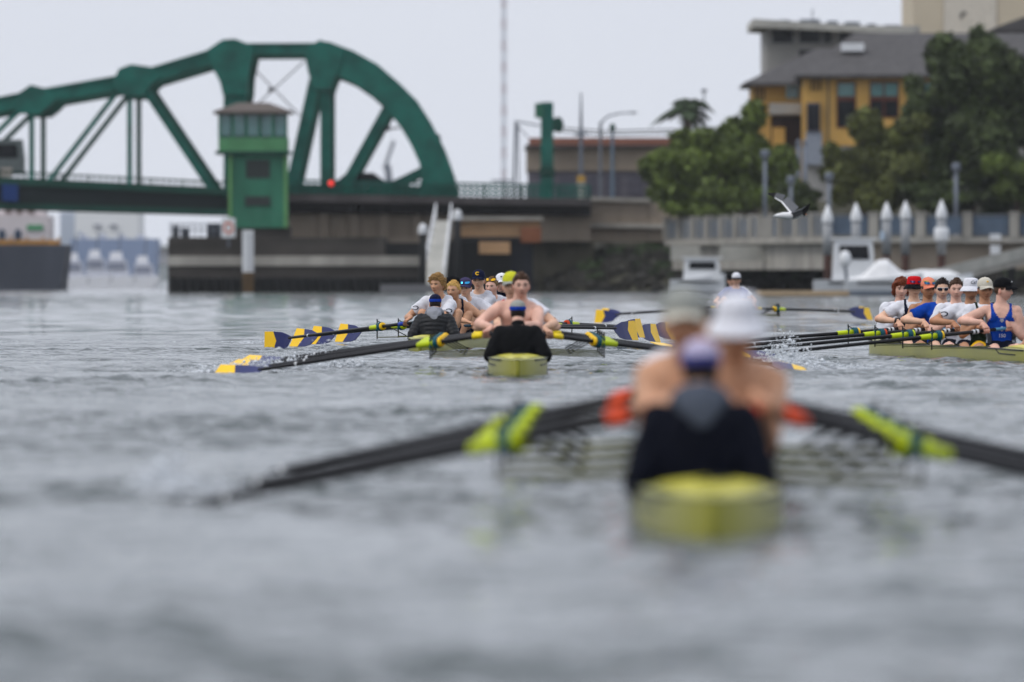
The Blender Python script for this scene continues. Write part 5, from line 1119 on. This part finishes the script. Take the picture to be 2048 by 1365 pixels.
        if kind == 'beanie': rows = [ring(-.035, .985), ring(-.01, 1.0)] + rows[1:]
        k = MB(); k.loft(rows); back = hat[3] if len(hat) > 3 else 0
        def turn(mb):
            if back: mb.v = [tuple(Matrix.Rotation(R(back), 3, 'Z') @ Vector(q_)) for q_ in mb.v]
            return mb
        ho = hput(turn(k), {'cap': 'cap', 'bucket': 'bucket_hat', 'beanie': 'knit_cap'}[kind], hm_)
        if kind == 'cap':
            k = MB(); A_ = np.linspace(R(-62), R(62), 15); inn = [Vector((math.sin(h) * .0865, -math.cos(h) * .106 + .004, base + .004)) for h in A_]; ou = [Vector((math.sin(h) * .092, -math.cos(h) * .106 + .004 - .072 * math.cos(h * 1.35) ** .7, base - .012 - .030 * abs(math.sin(h)) ** 1.5)) for h in A_]; md = [a_.lerp(b_, .5) + Vector((0, 0, .010)) for a_, b_ in zip(inn, ou)]
            rws = [inn, md, ou]; dn = Vector((0, 0, -.004))
            for a_ in range(2):
                for i in range(14): k.add([rws[a_][i], rws[a_][i + 1], rws[a_ + 1][i + 1], rws[a_ + 1][i]], [(0, 1, 2, 3)]); k.add([rws[a_][i] + dn, rws[a_][i + 1] + dn, rws[a_ + 1][i + 1] + dn, rws[a_ + 1][i] + dn], [(3, 2, 1, 0)])
            hput(turn(k), 'brim', bm2, ho); k = MB(); k.ell((0, .004, base + Hh), (.008, .008, .005), None, 8, 6); hput(k, 'button', bm2, ho)
        if kind == 'bucket':
            k = MB(); r1 = ring(base + .002, 1.03); r2 = ring(base - .022, 1.26); r3 = ring(base - .052, 1.46); k.loft([r1, r2, r3, [q_ + Vector((0, 0, -.004)) for q_ in r3], [q_ + Vector((0, 0, -.006)) for q_ in r2], [q_ + Vector((0, 0, -.005)) for q_ in r1]], caps=False); hput(k, 'brim', bm2, ho)
        if kind == 'beanie' or p.get('hat_band'):
            k = MB(); b0 = -.035 if kind == 'beanie' else base - .006; k.loft([ring(b0, 1.02), ring(b0 + .012, 1.05), ring(b0 + .03, 1.05), ring(b0 + .04, 1.02)], caps=False); hput(k, 'hat_band', p.get('hat_band', bm2), ho)
        em_ = p.get('emblem')
        if em_:
            if em_[0] == 'C':
                k = MB(); n_ = 14; k.loft([[Vector((math.cos(h) * r_ * 1.2, -.106 - .0015 + .25 * (math.cos(h) * r_) ** 2 * 10 + max(0, math.sin(h)) * r_ * .22, base + .052 + math.sin(h) * r_)) for h in np.linspace(R(38), R(322), n_)] for r_ in (.024, .012)], caps=False); k.f = k.f[:n_ - 1]; k.m = [0] * len(k.f); hput(k, 'emblem', em_[1], ho)
            elif em_[0] == 'dot':
                k = MB(); k.ell((.0, -.103, base + .055), (.014, .006, .008), None, 8, 6); hput(k, 'emblem', em_[1], ho)
            else:
                M4 = HM @ Matrix.Translation((0, -.1125, base + .045)) @ Matrix.Rotation(R(90 - 8), 4, 'X'); text_mesh(em_[0], em_[2], 'emblem', em_[1], ho, M4, shear=.3)
    gl = p.get('glasses')
    if gl:
        where, lens = gl; z0 = {'eyes': .004, 'hat': .078, 'hair': .098}[where]; R0 = {'eyes': (.079, .103), 'hat': (.089, .114), 'hair': (.083, .098)}[where]; sl_ = {'eyes': 0, 'hat': .03, 'hair': .05}[where]
        k = MB(); n_ = 19
        def gp(h, dz): return Vector((math.sin(h) * R0[0], -math.cos(h) * R0[1] + sl_ * (.4 + dz * 20), z0 + dz + (-.004 if abs(h) < .2 else 0)))
        for e in (-1, 1):
            A_ = np.linspace(R(9), R(52), 9); k2 = MB(); hgt = [.010, .017, .019, .019, .019, .018, .016, .013, .009]
            k2.loft([[gp(e * h, dz * hh / .019) for h, hh in zip(A_, hgt)] for dz in (.017, .0, -.019)], caps=False); k2.f = [q_ for q_ in k2.f if not ({0, 8} <= {i % 9 for i in q_})]; k2.m = [0] * len(k2.f)
            k.add(k2.v, k2.f)
        so = hput(k, 'sunglasses', lens); k = MB(); k.tube([gp(h, .018) for h in np.linspace(R(-55), R(55), 21)], .0035, 5)
        if where == 'eyes':
            for e in (-1, 1): k.tube([gp(e * R(55), .016), Vector((e * .080, .0, .012)), Vector((e * .078, .03, .002))], .003, 5)
        hput(k, 'frame', p.get('frame_mat', RIGD), so)
    if p.get('watch'): e = p['watch']; el, wr = arms[e][:2]; k = MB(); k.tube([wr.lerp(el, .02), wr.lerp(el, .1)], .036, 12); k.build('wristwatch', RIGD, root, smooth=True)
    return root

def handle_grips(boat, oar, ys, zs, dx, ds=(.10, .42)):
    """two grip points on the oar handle in the rower's own coordinates"""
    M = Matrix.Translation((-dx, -ys, -zs)) @ boat.matrix_basis.inverted() @ oar.matrix_basis
    a = (M @ Vector((-1.15 + ds[0], 0, 0))); b = (M @ Vector((-1.15 + ds[1], 0, 0))); axv = (b - a).normalized()
    return ({-1: (a, axv), 1: (b, axv)} if a.x < b.x else {1: (a, axv), -1: (b, axv)})

# ------------------------------------------------------------------ crews
MIRROR = mat('blue_mirror_lens', srgb(70, 170, 220), 0.12, 0.6, var=.05); DARKLENS = mat('dark_lens', srgb(18, 34, 52), 0.1, 0.3); YLENS = mat('yellow_lens', srgb(250, 196, 20), 0.2, 0.2); GLENS = mat('teal_lens', srgb(20, 96, 130), 0.15, 0.3)
WHAT = cloth('white_hat', (.78, .78, .82)); NAVYH = cloth('navy_hat', srgb(22, 30, 62)); BLKH = cloth('black_hat', srgb(18, 19, 24)); REDH = cloth('red_hat', srgb(206, 20, 34)); ORH = cloth('orange_hat', srgb(232, 146, 118)); LIMEH = cloth('lime_hat', srgb(206, 206, 60)); PLUM = cloth('plum_hat', srgb(74, 68, 100)); GRYH = cloth('grey_hat', srgb(160, 162, 156)); PURP = cloth('violet_hat', srgb(70, 74, 140)); CREAM = cloth('cream_hat', srgb(206, 200, 186)); DGREEN = cloth('dark_green_cloth', srgb(26, 42, 30)); BLUEB = cloth('blue_band', srgb(30, 70, 170))
S_TAN, S_FAIR, S_PINK, S_BRN, S_DK = srgb(202, 154, 122), srgb(220, 176, 148), srgb(220, 174, 154), srgb(180, 130, 98), srgb(150, 98, 70)
H_BLOND, H_BR, H_DK, H_RED, H_SAND = srgb(172, 138, 88), srgb(84, 60, 42), srgb(46, 34, 28), srgb(128, 66, 36), srgb(132, 104, 70)
ORANGE = mat('orange_band', srgb(222, 84, 36), .5); YBAND = mat('yellow_band', srgb(240, 212, 30), .5); BBAND = mat('blue_band_paint', srgb(30, 70, 170), .5)
GRIPB = mat('grip_blue', srgb(96, 150, 180), .7); GRIPK = mat('grip_black', srgb(34, 36, 40), .8); GRIPT = mat('grip_teal', srgb(60, 84, 96), .8)
def crew(boat_label, short, loc, rz, phi, zbl, zbr, roll, rowers, cox, seat_dy, seat_z, pose, fine, band, grip, first_side=-1, seats=8, ds=(.16, .46), z=0.0, oar_n=8, phi_r=0.0, phi_k=0.0, rig_w=1.0):
    b = make_shell(boat_label, (loc[0], loc[1], z), rz)
    bpy.context.view_layer.update()
    order = ['nearest', 'second nearest', 'third nearest', 'farthest']; cnt = {-1: 0, 1: 0}
    for k in range(8): make_rigger(b, k, first_side if k % 2 == 0 else -first_side, rig_w)
    for k in range(max(seats, oar_n)):
        s = first_side if k % 2 == 0 else -first_side
        oar = make_oar(b, f'{order[cnt[s]]} oar on the {"left" if s < 0 else "right"} of the {short}', k, s, phi + (k * 37 % 7 - 3) * .5 + (phi_r + phi_k * k if s > 0 else 0), (zbl if s < 0 else zbr) + (k * 53 % 5 - 2) * .018, (roll if s < 0 else -roll) + (k * 31 % 9 - 4) * 3, f'oars of the {short}', band, grip, SLEEVE if first_side > 0 else GOLD if not fine else (GOLD if k % 3 == 0 else ORANGE if k % 3 == 1 else SLEEVE))
        cnt[s] += 1
        if k >= seats: continue
        p = dict(pose); p.update(rowers[k] if k < len(rowers) else rowers[-1]); y = SEAT0 + PITCH * k + seat_dy; dx = p.get('dx', 0); zz = seat_z + p.get('dz', 0)
        p['twist'] = p.get('twist', -s * pose.get('tw', 12)); p['grip'] = handle_grips(b, oar, y, zz, dx, ds)
        person(b, y, zz, p, fine)
    if cox:
        c = dict(cox=True, bscale=.88, ankle=-.52, splay=.12, trousers=True, reach=.02, hair='short', under_hat=.3, pole={-1: (-.4, .6, -.7), 1: (.4, .6, -.7)}); c.update(cox); c['lean'] = cox.get('lean', 14) + 6
        c['grip'] = {e: (Vector((e * c.get('hand_x', .19), c.get('hand_y', -.26), c.get('hand_z', .17))), Vector((0, 1, 0))) for e in (-1, 1)}
        person(b, c.get('y', 0), c.get('z', -.07), c, fine)
    return b
tee = dict(top='tee', top_mat=TEE)
C_ROW = [
 dict(label='curly blond rower in white T-shirt facing the coxswain in the black puffer', **tee, hair='curly', hair_col=H_BLOND, skin=S_TAN, yaw=-26, pitch=-2, lean=20, roll=-3, glasses=('hair', MIRROR), sleeve_marks=(-1, 1), chest_marks=((.36, .06, .022, .01),)),
 dict(label='blond bare armed rower in navy singlet just behind the curly haired one', top='singlet', top_mat=NAVYC, hair='short', hair_col=srgb(214, 176, 104), skin=S_TAN, yaw=-18, lean=27, roll=5, dz=-.03),
 dict(label='rower in white T-shirt with black knit cap, face turned away', **tee, hat=('beanie', BLKH, BLKH), hair=None, hair_col=H_DK, skin=S_TAN, yaw=55, lean=24, roll=-4, dx=-.07, sleeve_marks=(1,)),
 dict(label='rower in plum cap with blue mirrored sunglasses on its brim', **tee, hat=('cap', PLUM, PLUM), glasses=('hat', MIRROR), hair='short', under_hat=.3, hair_col=H_BR, skin=S_FAIR, yaw=-6, lean=25, roll=1, dx=-.07, dz=-.02, chest_marks=((.34, -.09, .02, .012),)),
 dict(label='rower in navy cap with yellow letter C, pale grey T-shirt', top='tee', top_mat=TEEG, hat=('cap', NAVYH, NAVYH), emblem=('C', GOLD), hair='short', under_hat=.3, hair_col=H_DK, skin=S_FAIR, yaw=-3, lean=19, roll=-2, dz=.05),
 dict(label='fair rower with yellow sunglasses pushed up on brown hair', **tee, glasses=('hair', YLENS), hair='short', hair_col=H_SAND, skin=S_PINK, yaw=-14, lean=25, roll=4, chest_marks=((.36, .0, .025, .012),), sleeve_marks=(1,)),
 dict(label='rower in white cap and dark navy top near the bow of the left boat', top='jacket', top_mat=NAVYC, hat=('cap', WHAT, WHAT), emblem=('dot', BLKH), hair='short', under_hat=.3, hair_col=H_BR, skin=S_PINK, yaw=2, lean=20, roll=-2, dx=.06, dz=.01),
 dict(label='rower in lime yellow cap in the bow, mostly hidden by the shirtless rower', **tee, hat=('cap', LIMEH, LIMEH), hair='short', under_hat=.3, hair_col=H_DK, skin=S_FAIR, yaw=6, lean=22, roll=3, dx=.10, dz=-.04)]
crew('yellow rowing eight at left carrying the coxswain in the black puffer jacket', 'left boat with the puffer jacket coxswain', (-.985, 143.0), R(-5.1), 53, .17, .25, 12, C_ROW,
     dict(label='coxswain in black quilted puffer with grey hood and navy cap, seen from behind', top='puffer', top_mat=PUFF, hood=GREYH, hat=('cap', NAVYH, NAVYH), hat_band=BLUEB, hair_col=H_DK, skin=S_FAIR, lean=12, build=1.1),
     -.10, .09, dict(lean=24, reach=.07, ankle=-.44, splay=.4, tw=12, pole={-1: (-.7, .3, -.5), 1: (.7, .3, -.5)}), True, BBAND, GRIPT, phi_r=5.0, phi_k=.75)
D_ROW = [
 dict(label='rower in royal blue singlet and black cap looking to the right', top='singlet', top_mat=ROYAL, hat=('cap', BLKH, BLKH), emblem=('dot', WHITE), hair='short', under_hat=.3, hair_col=H_BR, skin=S_PINK, yaw=62, lean=3, side_panels=True, prints=(('*', .36, .055), ('S', .26, .075), ('150', .185, .055)), arm=1.05),
 dict(label='rower in cream cap with yellow badge and dark green vest over white', **tee, over=DGREEN, hat=('cap', CREAM, CREAM), emblem=('dot', GOLD), hair='short', under_hat=.3, hair_col=H_DK, skin=S_BRN, yaw=10, lean=-1, short_mat=cloth('yellow_shorts', srgb(226, 180, 30)), roll=-1),
 dict(label='rower with goatee in white bucket hat lettered Cal and dark glasses', **tee, hat=('bucket', WHAT, WHAT), emblem=('Cal', NAVYC, .05), glasses=('eyes', DARKLENS), stubble=.85, hair='short', under_hat=.3, hair_col=H_DK, skin=S_BRN, yaw=6, lean=0, sleeve_marks=(-1,)),
 dict(label='brown haired rower with moustache in plain white T-shirt, hatless', **tee, hair='short', hair_col=H_BR, skin=S_PINK, yaw=-2, lean=1, stubble=.25),
 dict(label='rower in royal blue T-shirt wearing wraparound dark sunglasses', top='tee', top_mat=ROYAL, glasses=('eyes', DARKLENS), frame_mat=WHITE, hair='short', hair_col=H_DK, skin=S_FAIR, yaw=3, lean=1),
 dict(label='shirtless tanned rower in orange cap with green edged glasses on it', top=None, hat=('cap', ORH, ORH), glasses=('hat', GLENS), frame_mat=mat('frame_green', srgb(90, 190, 60), .4), hair='short', under_hat=.3, hair_col=H_DK, skin=S_BRN, yaw=12, lean=2, stubble=.3),
 dict(label='rower in red bucket hat with dark brim and white T-shirt with navy strap', **tee, over=NAVYC, hat=('bucket', REDH, BLKH), glasses=('hat', mat('violet_lens', srgb(52, 30, 80), .15, .3)), hair='short', under_hat=.3, hair_col=H_DK, skin=S_FAIR, yaw=8, lean=2, watch=-1, dz=.02),
 dict(label='red haired rower in long sleeved white shirt at the far end of the right boat', top='long', top_mat=TEE, hair='bowl', hair_col=H_RED, skin=S_PINK, yaw=4, lean=2)]
crew('yellow rowing eight at right with crew at rest, cut by the right edge', 'right boat at rest', (5.585, 124.7), R(4.8), -24, .13, .13, 75, D_ROW,
     dict(label='coxswain in white shirt at the right edge, bare arm resting on the boat', top='tee', top_mat=TEE, hat=('cap', WHAT, WHAT), hair_col=H_DK, skin=S_TAN, dx=.30, lean=-22, z=-.06, hand_x=.38, hand_y=-.16, hand_z=.20, sleeve=.5),
     .50, .015, dict(lean=1, reach=.01, ankle=-.86, splay=.3, tw=4, pole={-1: (-1, .35, -.15), 1: (1, .35, -.15)}), True, WHITE, GRIPB, z=-.02, ds=(.14, .44))
B_ROW = [
 dict(label='shirtless brown haired rower facing the coxswain in the black sweater', top=None, hair='short', hair_col=H_BR, skin=S_PINK, yaw=6, pitch=4, lean=14, roll=3, arm=1.12, build=1.06),
 dict(label='rower in white T-shirt with red strap half hidden behind the shirtless one', **tee, over=cloth('red_strap', srgb(210, 24, 44)), hat=('cap', LIMEH, GRYH), hair='short', under_hat=.3, hair_col=H_BR, skin=S_FAIR, yaw=-4, lean=16, roll=-6, dx=.0),
 dict(label='rower in white T-shirt hidden behind the front pair of the middle boat', group='hidden rowers of the middle boat', low=True, **tee, hair='short', hair_col=H_DK, skin=S_FAIR, lean=20, dz=-.04)]
crew('yellow rowing eight in the middle carrying the coxswain in the black sweater', 'middle boat with the black sweater coxswain', (.055, 108.0), 0.0, 38, .04, .04, 62, B_ROW,
     dict(label='coxswain in plain black sweater and grey cap with blue band, seen from behind', top='jacket', top_mat=BLACKC, hat=('cap', GRYH, GRYH), hat_band=BLUEB, hair_col=H_DK, skin=S_PINK, lean=12, build=1.05),
     .08, .09, dict(lean=16, reach=.04, ankle=-.62, splay=.35, tw=10, pole={-1: (-1, .3, -.4), 1: (1, .3, -.4)}), False, YBAND, GRIPK)
A_ROW = [
 dict(label='blurred shirtless rower in white bucket hat behind the nearest coxswain', top=None, hat=('bucket', WHAT, WHAT), hair='short', under_hat=.3, hair_col=H_DK, skin=S_TAN, lean=26, roll=7, yaw=-6, pitch=8, arm=1.0, build=.97, dx=.045),
 dict(label='blurred shirtless rower in pale grey cap left of the white bucket hat', top=None, hat=('cap', GRYH, CREAM), hair='short', under_hat=.3, hair_col=H_DK, skin=S_TAN, lean=24, roll=-7, yaw=4, arm=1.0, build=.96, dx=-.02),
 dict(label='rower hidden behind the front pair of the nearest boat', group='hidden rowers of the nearest boat', low=True, **tee, hair='short', hair_col=H_DK, skin=S_TAN, lean=30, dz=-.02)]
crew('blurred yellow rowing eight nearest the camera, stern towards us', 'nearest blurred boat', (.755, 43.4), R(-.6), 46, -.065, -.065, 82, A_ROW,
     dict(label='blurred coxswain in navy jacket with grey hood nearest the camera, seen from behind', top='jacket', top_mat=cloth('navy_jacket', srgb(10, 15, 30)), hood=cloth('slate_hood', srgb(86, 92, 104)), hat=('cap', cloth('lilac_hat', srgb(190, 182, 206)), WHAT), hat_band=PURP, hair_col=H_DK, skin=S_TAN, lean=10, build=1.02, z=-.06, dx=-.035, hand_x=.18, pole={-1: (-.3, .6, -.7), 1: (.3, .6, -.7)}),
     -.02, .07, dict(lean=28, reach=.06, ankle=-.44, splay=.3, tw=12, pole={-1: (-.15, .2, -1), 1: (.15, .2, -1)}), False, ORANGE, mat('grip_orange', srgb(220, 84, 40), .6), first_side=1, ds=(.05, .27), z=-.03, rig_w=1.9)
E_ROW = [
 dict(label='far rower in white cap whose head shows above the white bucket hat', top='tee', hat=('cap', WHAT, BLKH), hair='short', under_hat=.3, hair_col=H_DK, skin=S_FAIR, lean=14, top_mat=cloth('lavender_tee', srgb(140, 146, 178))),
 dict(label='second rower of the far boat, dark capped, beside the white cap', **tee, hat=('cap', BLKH, BLKH), hair='short', under_hat=.3, hair_col=H_DK, skin=S_FAIR, lean=16, roll=-8)]
crew('distant yellow rowing eight behind the nearest rowers, in front of the marina', 'distant boat by the marina', (4.30, 218.0), R(-1.0), 46, .22, .22, 20, E_ROW, None,
     -.10, .10, dict(lean=18, reach=.07, ankle=-.44, splay=.4, tw=12, pole={-1: (-.7, .3, -.5), 1: (.7, .3, -.5)}), False, YBAND, GRIPT, seats=2, oar_n=4)

# ------------------------------------------------------------------ gull, splashes, air
def gull():
    c = P(1578, 432, 185); t = wthing('seagull', 'seagull with raised wings flying above the promenade railing', 'bird', c); S = 1.0
    GW = mat('gull_white', (.8, .8, .8), .7, var=.05); GG = mat('gull_grey', srgb(104, 106, 110), .7, var=.1); GB = mat('gull_black', srgb(22, 22, 24), .7)
    m = MB(); pts = [(-.26, -.012), (-.2, 0), (-.1, .005), (0, 0), (.1, -.0), (.17, .018), (.215, .034), (.245, .034)]; rad = [.012, .035, .058, .068, .06, .042, .036, .02]
    m.tube([c + Vector((x, 0, z)) for x, z in pts], rad, 12, flat=.9); m.build('body', GW, t, smooth=True)
    m = MB(); m.tube([c + Vector((.243, 0, .032)), c + Vector((.275, 0, .026)), c + Vector((.29, 0, .016))], [.011, .009, .003], 6); m.build('beak', mat('gull_beak', srgb(214, 120, 50), .5), t)
    m = MB(); a = c + Vector((-.2, 0, 0)); m.add([a + Vector((0, -.03, .01)), a + Vector((-.15, -.07, -.01)), a + Vector((-.17, 0, -.012)), a + Vector((-.15, .07, -.01)), a + Vector((0, .03, .01))], [(0, 1, 2, 3, 4), (4, 3, 2, 1, 0)]); m.build('tail', GW, t)
    for s, tipx, tipz, midx, midz in ((1, -.33, .36, -.14, .23), (-1, .33, .20, .17, .10)):
        root = c + Vector((.04, s * .04, .04)); mid = c + Vector((midx + .03, s * .34, midz)); tip = c + Vector((tipx, s * .52, tipz)); ch = Vector((-.075, 0, 0)) if s < 0 else Vector((.09, 0, .0))
        def strip(p, q, w0, w1, name, m_):
            k = MB(); th = Vector((0, 0, .008)); u = (q - p).normalized(); n = Vector((u.z, 0, -u.x)).normalized() if s > 0 else Vector((.25, 0, -.97)).normalized()
            v = [p, p + n * w0, q + n * w1, q]; v = [x + th for x in v] + [x - th for x in v]; k.add(v, [(0, 1, 2, 3), (7, 6, 5, 4), (0, 4, 5, 1), (1, 5, 6, 2), (2, 6, 7, 3), (3, 7, 4, 0)]); return k.build(name, m_, t)
        strip(root, mid, .15 if s > 0 else .085, .12 if s > 0 else .075, 'wing_inner', GG if s > 0 else mat('gull_dark_grey', srgb(70, 72, 74), .7)); strip(mid, mid.lerp(tip, .55), .12, .08, 'wing_outer', GG if s > 0 else GB); strip(mid.lerp(tip, .55), tip, .08, .01, 'wing_tip', GB)
        k = MB(); k.tube([root, mid, mid.lerp(tip, .5)], [.016, .014, .008], 6); k.build('wing_edge', GW if s > 0 else GG, t)
gull()
FOAM = mat('water_foam', (.72, .75, .78), .35, var=.15, vs=8)
def splash(label, spots, n, seed):
    r = random.Random(seed); m = MB()
    for i in range(n):
        x, y, sx, sy, h = spots[i % len(spots)]; a = r.gauss(0, 1); b = r.gauss(0, 1); z = abs(r.gauss(0, .45)) * h * math.exp(-.4 * (a * a + b * b)); rad = r.uniform(.002, .008) * (1 + 1.5 * (r.random() < .08)) if z > .05 else r.uniform(.006, .03)
        c = Vector((x + a * sx, y + b * sy, z + .005)); M = Matrix.Rotation(r.random() * 6, 3, 'Z')
        q = [Vector((rad * r.uniform(.8, 2.4), 0, 0)), Vector((0, rad, 0)), Vector((0, 0, rad * (r.uniform(.6, 1.6) if z > .05 else .3)))]; v = [c + M @ (e * w) for e in q for w in (1, -1)]; m.add(v, [(0, 2, 4), (2, 1, 4), (1, 3, 4), (3, 0, 4), (2, 0, 5), (1, 2, 5), (3, 1, 5), (0, 3, 5)])
    tag(m.build('splash', FOAM, smooth=True), label, 'splash', kind='stuff')
def bp(px, py, dz=0): d = CAMZ * F / (py - HOR); return (P(px, py, d).x, d)
splash('white splash round the left blades of the middle boat', [(*bp(560, 742), .25, .5, .22), (*bp(490, 738), .3, .8, .12), (*bp(640, 738), .25, .6, .25), (*bp(470, 745), .2, .5, .08)], 5000, 1)
splash('white splash round the right blades of the middle boat', [(*bp(1575, 728), .18, .7, .34), (*bp(1560, 742), .2, .5, .3), (*bp(1600, 735), .25, .6, .15), (*bp(1690, 742), .4, .6, .05)], 6000, 2)
splash('white spray where the left oars of the nearest boat meet the water', [(*bp(320, 985), .10, .4, .22), (*bp(380, 990), .15, .5, .1)], 1500, 3)
splash('thin white foam under the left blades of the left boat', [(*bp(600, 686), .5, 1.0, .05), (*bp(545, 688), .2, .7, .06)], 900, 4)
k = MB(); k.box(0, 1780, 36, 7000, 3640, 77.0)
hz = k.build('haze', []); tag(hz, 'thin pale haze over the estuary', 'haze', kind='stuff')
hm = bpy.data.materials.new('thin_haze'); hm.use_nodes = True; n_ = hm.node_tree.nodes; n_.remove(n_['Principled BSDF'])
pv = n_.new('ShaderNodeVolumePrincipled'); pv.inputs['Color'].default_value = (.97, .98, 1.0, 1); pv.inputs['Density'].default_value = 0.00005; pv.inputs['Anisotropy'].default_value = 0.2
hm.node_tree.links.new(pv.outputs['Volume'], n_['Material Output'].inputs['Volume']); hz.data.materials.append(hm)
